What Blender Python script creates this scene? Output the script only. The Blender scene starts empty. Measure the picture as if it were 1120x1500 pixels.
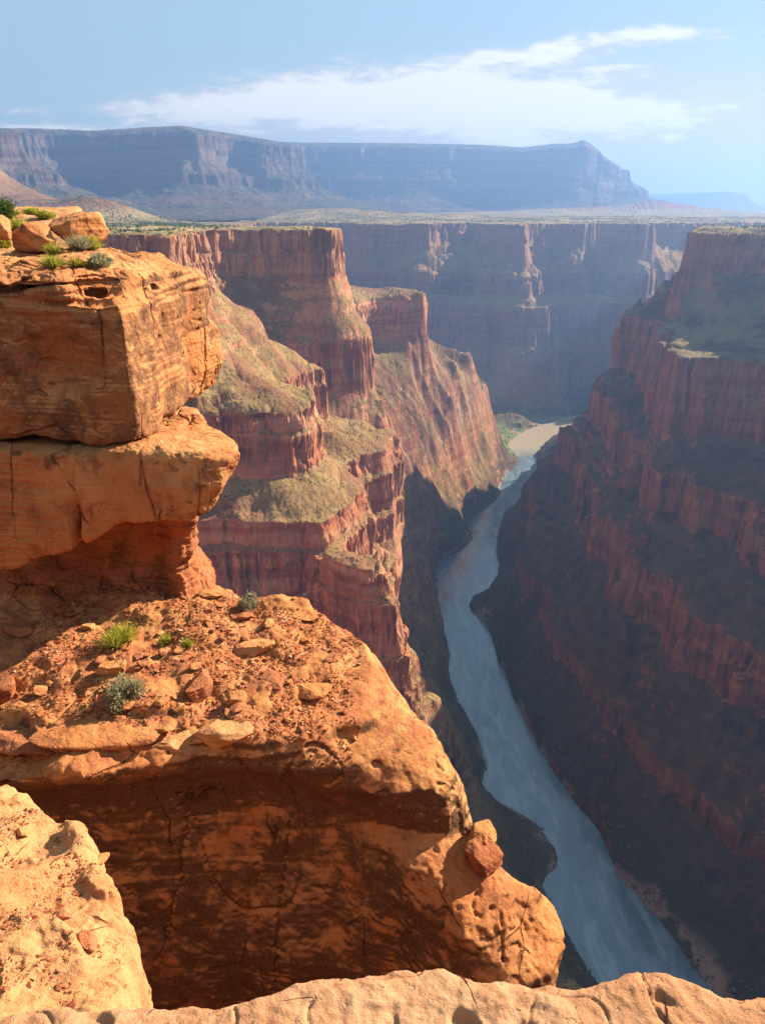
import bpy, math, random
import numpy as np
from mathutils import Vector
rng = np.random.default_rng(7)
random.seed(7)
scene = bpy.context.scene
rad = math.radians

# ------------------------------------------------------------------ camera
F_PX = 1083.0
PITCH = math.atan((750 - 306) / F_PX)          # looking down into the gorge
cam_d = bpy.data.cameras.new("camera")
cam = bpy.data.objects.new("camera", cam_d)
scene.collection.objects.link(cam)
cam.location = (0, 0, 0)
cam.rotation_euler = (math.pi / 2 - PITCH, 0, 0)
cam_d.sensor_fit = 'VERTICAL'
cam_d.sensor_height = 36.0
cam_d.lens = 36.0 * F_PX / 1500.0
cam_d.clip_start = 0.05
cam_d.clip_end = 90000
scene.camera = cam
scene.render.resolution_x = 764
scene.render.resolution_y = 1024

# ------------------------------------------------------------------ sun and sky
SUN_AZ = 60.0      # degrees clockwise from +Y (the view direction) towards +X
SUN_EL = 30.5
sun_dir = Vector((math.sin(rad(SUN_AZ)) * math.cos(rad(SUN_EL)),
                  math.cos(rad(SUN_AZ)) * math.cos(rad(SUN_EL)), math.sin(rad(SUN_EL))))
sd = bpy.data.lights.new("sun", 'SUN')
sd.energy = 5.0
sd.angle = rad(0.5)
sd.color = (1.0, 0.87, 0.68)
sun = bpy.data.objects.new("sun", sd)
scene.collection.objects.link(sun)
sun.rotation_euler = sun_dir.to_track_quat('Z', 'Y').to_euler()
sun.location = (0, 0, 500)

world = bpy.data.worlds.new("World")
scene.world = world
world.use_nodes = True
nt = world.node_tree
nt.nodes.clear()


def N(nt, typ, **kw):
    n = nt.nodes.new(typ)
    for k, v in kw.items():
        if k == 'inp':
            for kk, vv in v.items():
                n.inputs[kk].default_value = vv
        else:
            setattr(n, k, v)
    return n


def build_world():
    L = nt.links.new
    out = N(nt, 'ShaderNodeOutputWorld')
    bg = N(nt, 'ShaderNodeBackground', inp={'Strength': 0.05})
    sky = N(nt, 'ShaderNodeTexSky', sky_type='NISHITA', sun_disc=False, sun_elevation=rad(SUN_EL),
            sun_rotation=rad(SUN_AZ), altitude=1400, air_density=1.0, dust_density=0.1, ozone_density=2.5)
    tc = N(nt, 'ShaderNodeTexCoord')
    sep = N(nt, 'ShaderNodeSeparateXYZ')
    L(tc.outputs['Generated'], sep.inputs[0])

    def M(op, a, b=None, c=None, clamp=False):
        m = N(nt, 'ShaderNodeMath', operation=op)
        m.use_clamp = clamp
        for i, v in enumerate((a, b, c)):
            if v is None:
                continue
            if isinstance(v, (int, float)):
                m.inputs[i].default_value = v
            else:
                L(v, m.inputs[i])
        return m.outputs[0]
    # azimuth (tan) and elevation (tan) of the direction, i.e. a far vertical cloud curtain
    u = M('DIVIDE', sep.outputs[0], M('MAXIMUM', sep.outputs[1], 0.05))
    v = M('DIVIDE', sep.outputs[2], M('MAXIMUM', sep.outputs[1], 0.05))
    comb = N(nt, 'ShaderNodeCombineXYZ')
    L(M('MULTIPLY', u, 3.2), comb.inputs[0])
    L(M('MULTIPLY', v, 13.0), comb.inputs[1])
    n1 = N(nt, 'ShaderNodeTexNoise', inp={'Scale': 3.2, 'Detail': 10.0, 'Roughness': 0.6, 'Distortion': 0.5})
    L(comb.outputs[0], n1.inputs['Vector'])
    n2 = N(nt, 'ShaderNodeTexNoise', inp={'Scale': 13.0, 'Detail': 8.0, 'Roughness': 0.62, 'Distortion': 0.3})
    L(comb.outputs[0], n2.inputs['Vector'])

    def blob(cu, cv, su, sv, amp, tilt=0.0):
        # soft elliptical bank centred on a direction
        dv = M('SUBTRACT', M('SUBTRACT', v, cv), M('MULTIPLY', M('SUBTRACT', u, cu), tilt))
        a = M('POWER', M('ABSOLUTE', M('DIVIDE', M('SUBTRACT', u, cu), su)), 2)
        b = M('POWER', M('ABSOLUTE', M('DIVIDE', dv, sv)), 2)
        return M('MULTIPLY', M('EXPONENT', M('MULTIPLY', M('ADD', a, b), -1.0)), amp)
    banks = [(0.10, 0.114, 0.24, 0.042, 1.0, 0.0), (-0.18, 0.113, 0.20, 0.022, 0.90, 0.06), (0.22, 0.10, 0.24, 0.034, .60, -.1),
             (0.17, 0.166, 0.08, 0.013, 0.80, 0.08), (0.32, 0.187, 0.13, 0.009, 0.72, 0.05), (0.30, 0.155, 0.05, 0.005, 0.52, 0.02),
             (-0.44, 0.090, 0.14, 0.006, 0.58, -0.02), (-0.43, 0.108, 0.03, 0.004, 0.45, 0), (0.42, 0.115, 0.05, 0.008, 0.5, 0.1)]
    s = None
    for b in banks:
        x = blob(*b)
        s = x if s is None else M('ADD', s, x)
    s = M('MULTIPLY', s, 1.05)
    dens = M('ADD', s, M('MULTIPLY', M('SUBTRACT', n1.outputs[0], 0.5), 1.9))
    dens = M('ADD', dens, M('MULTIPLY', M('SUBTRACT', n2.outputs[0], 0.5), 0.9))
    dens = M('MULTIPLY', dens, M('MULTIPLY', s, 6.0, clamp=True))
    mask = N(nt, 'ShaderNodeMapRange', interpolation_type='SMOOTHSTEP',
             inp={'From Min': 0.30, 'From Max': 0.75, 'To Min': 0.0, 'To Max': 0.95})
    L(dens, mask.inputs[0])
    veil = M('ADD', blob(0.40, 0.075, 0.30, 0.09, 1.0), blob(0.10, 0.096, 0.38, 0.042, 0.85))
    veil = M('MULTIPLY', veil, M('ADD', M('MULTIPLY', n1.outputs[0], 0.9), 0.45), clamp=True)
    mix0 = N(nt, 'ShaderNodeMix', data_type='RGBA')
    L(veil, mix0.inputs['Factor'])
    even = N(nt, 'ShaderNodeMix', data_type='RGBA')
    even.inputs['Factor'].default_value = 0.8
    L(sky.outputs[0], even.inputs[6])
    even.inputs[7].default_value = (2.7, 3.9, 4.6, 1)
    L(even.outputs[2], mix0.inputs[6])
    mix0.inputs[7].default_value = (4.6, 4.5, 4.3, 1)
    shade = N(nt, 'ShaderNodeMix', data_type='RGBA')
    sh = N(nt, 'ShaderNodeMapRange', interpolation_type='SMOOTHSTEP', inp={'From Min': 0.50, 'From Max': 1.0})
    L(dens, sh.inputs[0])
    L(sh.outputs[0], shade.inputs['Factor'])
    shade.inputs[6].default_value = (4.5, 4.7, 4.9, 1)
    shade.inputs[7].default_value = (6.6, 6.5, 6.3, 1)
    mix = N(nt, 'ShaderNodeMix', data_type='RGBA')
    L(mask.outputs[0], mix.inputs['Factor'])
    L(mix0.outputs[2], mix.inputs[6])
    L(shade.outputs[2], mix.inputs[7])
    # below the horizon there is only ground, no sky
    dk = N(nt, 'ShaderNodeMapRange', interpolation_type='SMOOTHSTEP', inp={'From Min': -0.06, 'From Max': -0.01, 'To Min': 0.06, 'To Max': 1.0})
    L(sep.outputs[2], dk.inputs[0])
    vm = N(nt, 'ShaderNodeVectorMath', operation='SCALE')
    L(mix.outputs[2], vm.inputs[0])
    L(dk.outputs[0], vm.inputs['Scale'])
    L(vm.outputs[0], bg.inputs[0])
    L(bg.outputs[0], out.inputs[0])


build_world()
scene.view_settings.view_transform = 'Standard'
scene.view_settings.look = 'None'
scene.view_settings.gamma = 1
scene.view_settings.exposure = 1.78
scene.render.engine = 'CYCLES'
cy = scene.cycles
cy.max_bounces = 6
cy.diffuse_bounces = 4
cy.glossy_bounces = 2
cy.transmission_bounces = 2
cy.volume_bounces = 0
cy.use_denoising = True
cy.denoiser = 'OPENIMAGEDENOISE'
cy.use_adaptive_sampling = True
cy.adaptive_threshold = 0.01
cy.sample_clamp_indirect = 6


# ------------------------------------------------------------------ helpers
def P(px, py, z):
    """point at height z below the eye that the photograph shows at (px, py)"""
    a = (px - 560) / F_PX
    b = (750 - py) / F_PX
    dx, dy, dz = a, math.cos(PITCH) + b * math.sin(PITCH), -math.sin(PITCH) + b * math.cos(PITCH)
    t = z / dz
    return (dx * t, dy * t)


def PY(px, py, Y):
    """point at forward distance Y that the photograph shows at (px, py)"""
    a = (px - 560) / F_PX
    b = (750 - py) / F_PX
    dx, dy, dz = a, math.cos(PITCH) + b * math.sin(PITCH), -math.sin(PITCH) + b * math.cos(PITCH)
    t = Y / dy
    return (dx * t, Y, dz * t)


_perm = rng.permutation(256)
_perm = np.concatenate([_perm, _perm, _perm]).astype(np.int32)
_g3 = rng.normal(size=(256, 3))
_g3 /= np.linalg.norm(_g3, axis=1)[:, None]
_g3 = _g3.astype(np.float32)
_ang = rng.uniform(0, 2 * np.pi, 256)
_g2 = np.stack([np.cos(_ang), np.sin(_ang)], 1).astype(np.float32)


def _fade(t):
    return t * t * t * (t * (t * 6 - 15) + 10)


def noise2(x, y, seed=0):
    x = np.asarray(x, np.float64) + seed * 17.37
    y = np.asarray(y, np.float64) - seed * 9.71
    xi = np.floor(x)
    yi = np.floor(y)
    xf = (x - xi).astype(np.float32)
    yf = (y - yi).astype(np.float32)
    xi = xi.astype(np.int64) & 255
    yi = yi.astype(np.int64) & 255
    u = _fade(xf)
    v = _fade(yf)
    A = _perm[xi]
    B = _perm[xi + 1]

    def g(h, dx, dy):
        gg = _g2[h & 255]
        return gg[..., 0] * dx + gg[..., 1] * dy
    n00 = g(_perm[A + yi], xf, yf)
    n10 = g(_perm[B + yi], xf - 1, yf)
    n01 = g(_perm[A + yi + 1], xf, yf - 1)
    n11 = g(_perm[B + yi + 1], xf - 1, yf - 1)
    a = n00 + u * (n10 - n00)
    b = n01 + u * (n11 - n01)
    return (a + v * (b - a)) * 1.5


def noise3(p, seed=0):
    p = np.asarray(p, np.float64) + np.array([seed * 13.1, -seed * 7.7, seed * 3.3])
    i = np.floor(p)
    f = (p - i).astype(np.float32)
    i = i.astype(np.int64) & 255
    w = _fade(f)
    x, y, z = i[..., 0], i[..., 1], i[..., 2]
    fx, fy, fz = f[..., 0], f[..., 1], f[..., 2]
    A = _perm[x]
    B = _perm[x + 1]
    AA = _perm[A + y]
    AB = _perm[A + y + 1]
    BA = _perm[B + y]
    BB = _perm[B + y + 1]

    def g(h, dx, dy, dz):
        gg = _g3[h & 255]
        return gg[..., 0] * dx + gg[..., 1] * dy + gg[..., 2] * dz

    def lay(o, dz):
        a = g(_perm[AA + z + o], fx, fy, dz)
        b = g(_perm[BA + z + o], fx - 1, fy, dz)
        c = g(_perm[AB + z + o], fx, fy - 1, dz)
        d = g(_perm[BB + z + o], fx - 1, fy - 1, dz)
        e = a + w[..., 0] * (b - a)
        h = c + w[..., 0] * (d - c)
        return e + w[..., 1] * (h - e)
    l0 = lay(0, fz)
    l1 = lay(1, fz - 1)
    return (l0 + w[..., 2] * (l1 - l0)) * 1.6


def fbm3(p, octs=4, gain=0.5, lac=2.03, seed=0):
    s = 0
    a = 1.0
    for k in range(octs):
        s = s + a * noise3(p, seed + k)
        p = p * lac
        a *= gain
    return s


def sstep(a, b, x):
    t = np.clip((x - a) / (b - a), 0, 1)
    return t * t * (3 - 2 * t)


def link(o):
    scene.collection.objects.link(o)
    return o


def tag(o, label=None, cat=None, group=None, kind=None):
    for k, v in (('label', label), ('category', cat), ('group', group), ('kind', kind)):
        if v:
            o[k] = v
    return o


def mesh_from(name, V, Fq, mat=None, smooth=False, tri=False):
    me = bpy.data.meshes.new(name)
    V = np.ascontiguousarray(V, np.float32)
    Fq = np.ascontiguousarray(Fq, np.int32)
    n, k = Fq.shape
    me.vertices.add(len(V))
    me.vertices.foreach_set('co', V.ravel())
    me.loops.add(n * k)
    me.loops.foreach_set('vertex_index', Fq.ravel())
    me.polygons.add(n)
    me.polygons.foreach_set('loop_start', np.arange(0, n * k, k, dtype=np.int32))
    me.polygons.foreach_set('loop_total', np.full(n, k, np.int32))
    me.polygons.foreach_set('use_smooth', np.full(n, smooth, bool))
    me.update(calc_edges=True)
    if mat:
        me.materials.append(mat)
    return me


def set_attr(me, name, arr):
    a = me.attributes.new(name, 'FLOAT', 'POINT')
    a.data.foreach_set('value', np.ascontiguousarray(arr, np.float32).ravel())
    return a
# ------------------------------------------------------------------ the gorge: strata coordinate h on a plan grid
# h = 0 water's edge, 1 lower cliff, 2 middle cliff, 3 rim cliff, 4 plateau well behind the rim
GX0, GY0, CELL = -2600.0, -1000.0, 10.0
GNX, GNY = 660, 640
RIVL = [(450, -1000), (440, 0), (400, 300), (330, 480), (300, 560)] + [P(x, y, -880) for x, y in
       [(870, 1430), (835, 1365), (790, 1292), (833, 1272), (828, 1245), (800, 1205), (745, 1182), (716, 1175), (703, 1150), (714, 1120), (708, 1085), (682, 1040), (664, 1010),
        (656, 985), (660, 960), (655, 935), (640, 905), (641, 870), (637, 840), (641, 820), (668, 812), (695, 795), (697, 785), (684, 775), (700, 752), (735, 728), (732, 715), (742, 695), (762, 680), (762, 668),
        (750, 660), (742, 652), (752, 634), (790, 624), (832, 610)]] + [(1150, 3420), (1700, 3560), (3500, 3700)]
RIVR = [(640, -1000), (600, 0), (520, 300), (450, 500)] + [P(x, y, -880) for x, y in
       [(1000, 1405), (965, 1350), (905, 1290), (880, 1225), (835, 1170), (800, 1120), (762, 1050), (742, 1000), (722, 950), (712, 920), (690, 900), (678, 886), (684, 878), (712, 868),
        (730, 845), (724, 800), (728, 765), (760, 738), (758, 722), (786, 690), (780, 665), (800, 645), (842, 615)]] + [(1200, 3330), (1700, 3430), (3500, 3560)]
RIVC = [((a[0] + b[0]) / 2, (a[1] + b[1]) / 2) for a, b in [((440, 0), (600, 0)), (P(870, 1430, -880), P(1000, 1405, -880)), (P(785, 1250, -880), P(880, 1225, -880)),
        (P(705, 1100, -880), P(790, 1100, -880)), (P(657, 980, -880), P(733, 980, -880)), (P(641, 900, -880), P(690, 900, -880)), (P(641, 830, -880), P(728, 830, -880)),
        (P(700, 770, -880), P(726, 780, -880)), (P(740, 715, -880), P(775, 700, -880)), (P(765, 660, -880), P(780, 660, -880)), (P(790, 640, -880), P(800, 640, -880)), ((880, 3300), (890, 3300)), ((1150, 3380), (1200, 3370)), ((3500, 3640), (3500, 3640))]]
LINES = [
    # left wall -----------------------------------------------------
    (3.0, [(60, -1000), (40, -100), (10, 8), (-60, 60), (-300, 240), (-520, 480), (-600, 760), (-520, 980), (-390, 1050), (-262, 1085), (-262, 1150), (-310, 1230), (-350, 1350), (-325, 1450),
           (-260, 1515), (-200, 1525), (-150, 1505), (-92, 1535), (-72, 1650), (-150, 1780), (-330, 2050), (-520, 2500), (-620, 3000), (-560, 3400), (-700, 3900), (-1200, 4600), (-1400, 5300)]),
    (3.0, [(-1100, 5300), (-700, 4500), (-200, 4050), (-120, 3850), (-130, 3700), (50, 3800), (150, 3690), (210, 3680), (260, 3840), (400, 3860), (510, 3780), (590, 3570), (640, 3540), (670, 3560), (700, 3780), (820, 3900), (900, 3740), (950, 3730), (990, 3900), (1100, 3880), (1170, 3700), (1210, 3700), (1250, 3880),
           (1450, 4000), (2000, 4150), (3000, 4400), (4000, 4500)]),
    (2.0, [(180, -1000), (120, 0), (60, 90), (-120, 230), (-300, 450), (-430, 680), (-440, 900), (-340, 985), (-230, 990), (-150, 985), (-104, 1010), (-105, 1100), (-150, 1180), (-120, 1280), (-125, 1330), (-170, 1390), (-215, 1440), (-195, 1482), (-110, 1490),
           (-45, 1510), (-20, 1545), (-15, 1600), (-60, 1720), (-120, 1850), (-120, 1960), (-80, 2030), (-50, 2100), (-10, 2150), (60, 2110), (118, 2130), (115, 2200), (0, 2400), (-180, 2850), (-260, 3150), (-330, 3450)]),
    (2.0, [(-180, 3620), (100, 3600), (190, 3520), (240, 3530), (330, 3620), (450, 3600), (540, 3470), (610, 3390), (665, 3380), (730, 3560), (830, 3660), (930, 3560), (1000, 3660), (1120, 3600), (1230, 3540), (1320, 3640), (1500, 3750), (2200, 4000), (4000, 4300)]),
    (1.5, [(-40, 1370), (-90, 1420), (-90, 1460), (-30, 1490), (10, 1540), (25, 1640), (-10, 1780), (10, 1950), (130, 2130), (240, 2330), (290, 2440), (200, 2560), (-100, 2900)]),
    (1.0, [(260, -1000), (170, 0), (90, 160), (-10, 340), (-60, 500), (-150, 630), (-260, 750), (-350, 850), (-340, 925), (-250, 940), (-200, 915), (-135, 925), (-95, 890), (-72, 865), (-50, 825), (-25, 795), (-8, 775), (-4, 800), (-12, 860), (-35, 930), (-50, 1000), (-50, 1060), (-70, 1180), (-20, 1250), (5, 1330), (-10, 1420), (-5, 1470),
           (50, 1550), (70, 1650), (60, 1800), (110, 1970), (220, 2160), (310, 2400), (370, 2600), (280, 2740), (0, 2960), (-200, 3350)]),
    (1.0, [(-100, 3560), (150, 3440), (400, 3380), (600, 3320), (682, 3300), (735, 3330), (800, 3440), (1000, 3500), (1250, 3470), (1500, 3620), (2200, 3850), (4000, 4050)]),
    (0.25, [(-420, 3700), (-120, 3490), (250, 3270), (480, 3140), (620, 3080)]),
    (0.8, [(6, 765), (24, 748), (36, 742)]),
    (0.5, [(190, 450), (90, 500), (-40, 620), (-130, 740), (-120, 800), (-30, 760), (30, 690), (85, 690), (90, 850), (50, 1000), (40, 1180), (70, 1400), (100, 1560), (120, 1850), (220, 2080), (340, 2380), (415, 2620), (400, 2800), (300, 2920)]),
    (0.06, [(455, 2640), (480, 2780), (540, 2960), (640, 3130), (760, 3230)]),
    (3.25, [(-420, 1500), (-300, 1640), (-200, 1610), (-130, 1620), (-112, 1575)]), (3.25, [(-280, 1580), (-150, 1552), (-120, 1560)]), (3.25, [(-520, 1150), (-350, 1120), (-300, 1105)]),
    (2.3, [(-230, 1900), (-160, 2020), (-90, 2120)]), (2.25, [(0, 2220), (60, 2165), (88, 2155)]), (2.25, [(-230, 1060), (-150, 1040)]),
    (4.0, [(-400, -1000), (-500, 0), (-1100, 700), (-1000, 1300), (-1100, 2000), (-1600, 3000), (-2300, 4500)]),
    (4.0, [(-300, 4900), (400, 4200), (1000, 4300), (1800, 4700), (4000, 5000)]),
    # right wall ----------------------------------------------------
    (3.0, [(1250, -1000), (1100, -400), (1020, 0), (960, 500), (890, 900), (880, 1250), (870, 1440), (865, 1515), (880, 1600), (880, 1700), (750, 1722), (680, 1745), (685, 1810), (740, 1900), (900, 2250), (1200, 2600), (1700, 2850), (4000, 3100)]),
    (2.0, [(1050, -1000), (960, -400), (880, 0), (820, 500), (780, 900), (720, 1120), (655, 1260), (600, 1300), (535, 1310), (520, 1345), (560, 1480), (592, 1610), (650, 1700), (655, 1800), (605, 1900), (585, 1960), (640, 2040), (800, 2200), (1100, 2500), (1650, 2730), (4000, 2950)]),
    (1.0, [(860, -1000), (800, -300), (720, 0), (640, 350), (560, 650), (506, 850), (510, 930), (450, 1080), (432, 1200), (425, 1330), (470, 1450), (490, 1560), (470, 1700), (505, 1800), (485, 1900), (525, 2010), (640, 2110), (900, 2380), (1500, 2700), (4000, 2900)]),
    (0.5, [(480, 640), (420, 800), (370, 1000), (335, 1200), (325, 1400), (350, 1550), (400, 1750), (430, 1950), (590, 2300), (750, 2600), (900, 2850), (1200, 3050)]),
    (4.0, [(1500, -1000), (1400, 0), (1350, 700), (1250, 1200), (1200, 1700), (1450, 2150), (2000, 2450), (4000, 2700)]),
]


def raster(lines, cell, nx, ny):
    val = np.full((ny, nx), np.nan, np.float32)
    for h, pts in lines:
        for (x0, y0), (x1, y1) in zip(pts[:-1], pts[1:]):
            n = int(max(abs(x1 - x0), abs(y1 - y0)) / (cell * 0.4)) + 2
            t = np.linspace(0, 1, n)
            i = np.round((x0 + (x1 - x0) * t - GX0) / cell).astype(int)
            j = np.round((y0 + (y1 - y0) * t - GY0) / cell).astype(int)
            ok = (i >= 0) & (i < nx) & (j >= 0) & (j < ny)
            val[j[ok], i[ok]] = h
    return val


def solve_h():
    allL = LINES + [(-1.0, RIVC), (0.0, RIVL), (0.0, RIVR)]
    H = None
    for lev in (5, 4, 3, 2, 1, 0):
        c = CELL * 2 ** lev
        nx, ny = int(GNX * CELL / c), int(GNY * CELL / c)
        val = raster(allL, c, nx, ny)
        fix = ~np.isnan(val)
        if H is None:
            H = np.full((ny, nx), 2.0, np.float32)
        else:
            jj = np.clip(np.arange(ny) / 2.0, 0, H.shape[0] - 1.001)
            ii = np.clip(np.arange(nx) / 2.0, 0, H.shape[1] - 1.001)
            j0 = jj.astype(int)
            i0 = ii.astype(int)
            fj = (jj - j0)[:, None]
            fi = (ii - i0)[None]
            H = (H[j0][:, i0] * (1 - fj) * (1 - fi) + H[j0 + 1][:, i0] * fj * (1 - fi) + H[j0][:, i0 + 1] * (1 - fj) * fi + H[j0 + 1][:, i0 + 1] * fj * fi)
        H = np.where(fix, np.nan_to_num(val), H).astype(np.float32)
        for _ in range(400 if lev > 2 else 160):
            Hp = np.pad(H, 1, mode='edge')
            A = 0.25 * (Hp[:-2, 1:-1] + Hp[2:, 1:-1] + Hp[1:-1, :-2] + Hp[1:-1, 2:])
            H = np.where(fix, H, A)
    for _ in range(1):
        Hp = np.pad(H, 1, mode='edge')
        H = 0.5 * H + 0.125 * (Hp[:-2, 1:-1] + Hp[2:, 1:-1] + Hp[1:-1, :-2] + Hp[1:-1, 2:])
    # refine once so that the surface is smooth between the plan cells
    def up(A):
        ny, nx = A.shape
        B = np.zeros((2 * ny - 1, 2 * nx - 1), np.float32)
        B[::2, ::2] = A
        B[1::2, ::2] = 0.5 * (A[1:] + A[:-1])
        B[:, 1::2] = 0.5 * (B[:, :-1:2] + B[:, 2::2])
        for _ in range(3):
            Bp = np.pad(B, 1, mode='edge')
            B = 0.25 * B + 0.125 * (Bp[:-2, 1:-1] + Bp[2:, 1:-1] + Bp[1:-1, :-2] + Bp[1:-1, 2:]) + 0.0625 * (Bp[:-2, :-2] + Bp[2:, 2:] + Bp[2:, :-2] + Bp[:-2, 2:])
        return B
    H = up(H)
    gy, gx = np.gradient(H, CELL / 2)
    G = np.sqrt(gx * gx + gy * gy)
    for _ in range(20):
        Gp = np.pad(G, 1, mode='edge')
        G = 0.2 * (G + Gp[:-2, 1:-1] + Gp[2:, 1:-1] + Gp[1:-1, :-2] + Gp[1:-1, 2:])
    return H, G


def samp(A, x, y):
    i = np.clip((x - GX0) / (CELL / 2), 0, A.shape[1] - 1.001)
    j = np.clip((y - GY0) / (CELL / 2), 0, A.shape[0] - 1.001)
    i0 = i.astype(int)
    j0 = j.astype(int)
    a = (i - i0).astype(np.float32)
    b = (j - j0).astype(np.float32)
    return (A[j0, i0] * (1 - a) * (1 - b) + A[j0, i0 + 1] * a * (1 - b) + A[j0 + 1, i0] * (1 - a) * b + A[j0 + 1, i0 + 1] * a * b)


# height profiles: strata coordinate -> height (rim 0 ... water -860), left and far walls / right wall
TL = np.array([(-1, -890), (-.3, -876), (0, -860), (.06, -845), (.45, -715), (.80, -560), (.93, -525), (.955, -478), (.985, -470), (1.005, -405), (1.05, -395), (1.10, -362), (1.5, -345), (1.92, -322), (1.955, -300),
               (1.965, -262), (2.0, -255), (2.02, -232), (2.06, -225), (2.5, -170), (2.75, -135), (2.93, -92), (2.965, -50), (2.985, -45), (3.0, -8), (3.04, -5), (3.3, 0), (4, 4), (9, 10)], float)
TR = np.array([(-1, -890), (-.3, -876), (0, -860), (.05, -842), (.28, -790), (.48, -742), (.495, -708), (.56, -698), (.80, -640), (.93, -615), (.95, -572), (.965, -566), (.985, -530), (1.06, -520), (1.36, -478), (1.375, -440), (1.385, -436), (1.40, -408),
               (1.46, -398), (1.80, -368), (1.90, -352), (1.925, -285), (1.935, -280), (1.965, -222), (1.99, -216), (2.32, -204), (2.6, -165), (2.8, -125), (2.92, -98), (2.945, -58), (2.955, -54), (2.985, -16), (3.02, -10), (3.04, -4), (3.3, 0), (4, 6), (9, 12)], float)
# spur-and-gully slopes of the farther left wall: one long fall below the middle cliff
TB = np.array([(-1, -890), (-.3, -876), (0, -860), (.08, -845), (.5, -725), (1.0, -600), (1.5, -470), (1.85, -352), (1.93, -325), (1.955, -290), (1.965, -262), (2.0, -222), (2.02, -210), (2.06, -203), (2.5, -165), (2.75, -130), (2.93, -92), (2.965, -50), (2.985, -45), (3.0, -8), (3.04, -5), (3.3, 0), (4, 4), (9, 10)], float)

BUMPS = [  # (px, py, Y, sx, sy) low hills on the plateau, height taken from where their tops show
    (172, 299, 3300, 300, 350), (-60, 240, 3900, 300, 500), (20, 290, 3600, 520, 600), (500, 309, 5200, 700, 350), (420, 306, 5600, 500, 300), (870, 306, 7400, 900, 500), (960, 300, 8000, 700, 500), (700, 311, 6500, 500, 400), (1050, 316, 7000, 600, 500)]


def disp2(x, y, side, fw=1.0):
    """horizontal bite of erosion in metres (positive = rock stands further out)"""
    d = 0
    for wl, am, sd_ in ((430, 20, 1), (190, 12, 2), (85, 5, 3), (38, 3, 4)) if isinstance(side, int) else ((430, 34, 1), (190, 28, 2), (85, 17, 3), (38, 8, 4), (17, 3.2, 5)):
        n = np.abs(noise2(x / wl, y / wl, sd_))
        d = d + am * (1.6 * n - 0.42) * (fw if wl < 40 else 1.0)
    return d


def ribs(x, y, side):
    # gullies that run down the lower slopes
    c, s = -0.25, 0.96
    wx = noise2(x / 260, y / 260, 21) * 40
    u = (x * c + y * s) + wx
    v = (-x * s + y * c)
    l = 1.0 - 2.4 * np.abs(noise2(u / 150, v / 1200, 22)) + 0.48 * (0.8 - 2.2 * np.abs(noise2(u / 55, v / 420, 23))) + 0.05 * (0.8 - 2 * np.abs(noise2(u / 20, v / 120, 24)))
    u2 = y + 0.35 * x + wx
    v2 = x - 0.35 * y
    r = 1.0 - 2.2 * np.abs(noise2(u2 / 150, v2 / 700, 25)) + 0.32 * (0.8 - 2.0 * np.abs(noise2(u2 / 60, v2 / 260, 26))) + 0.08 * (0.8 - 2 * np.abs(noise2(u2 / 19, v2 / 110, 27)))
    return l * (1 - side) + r * side


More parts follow.
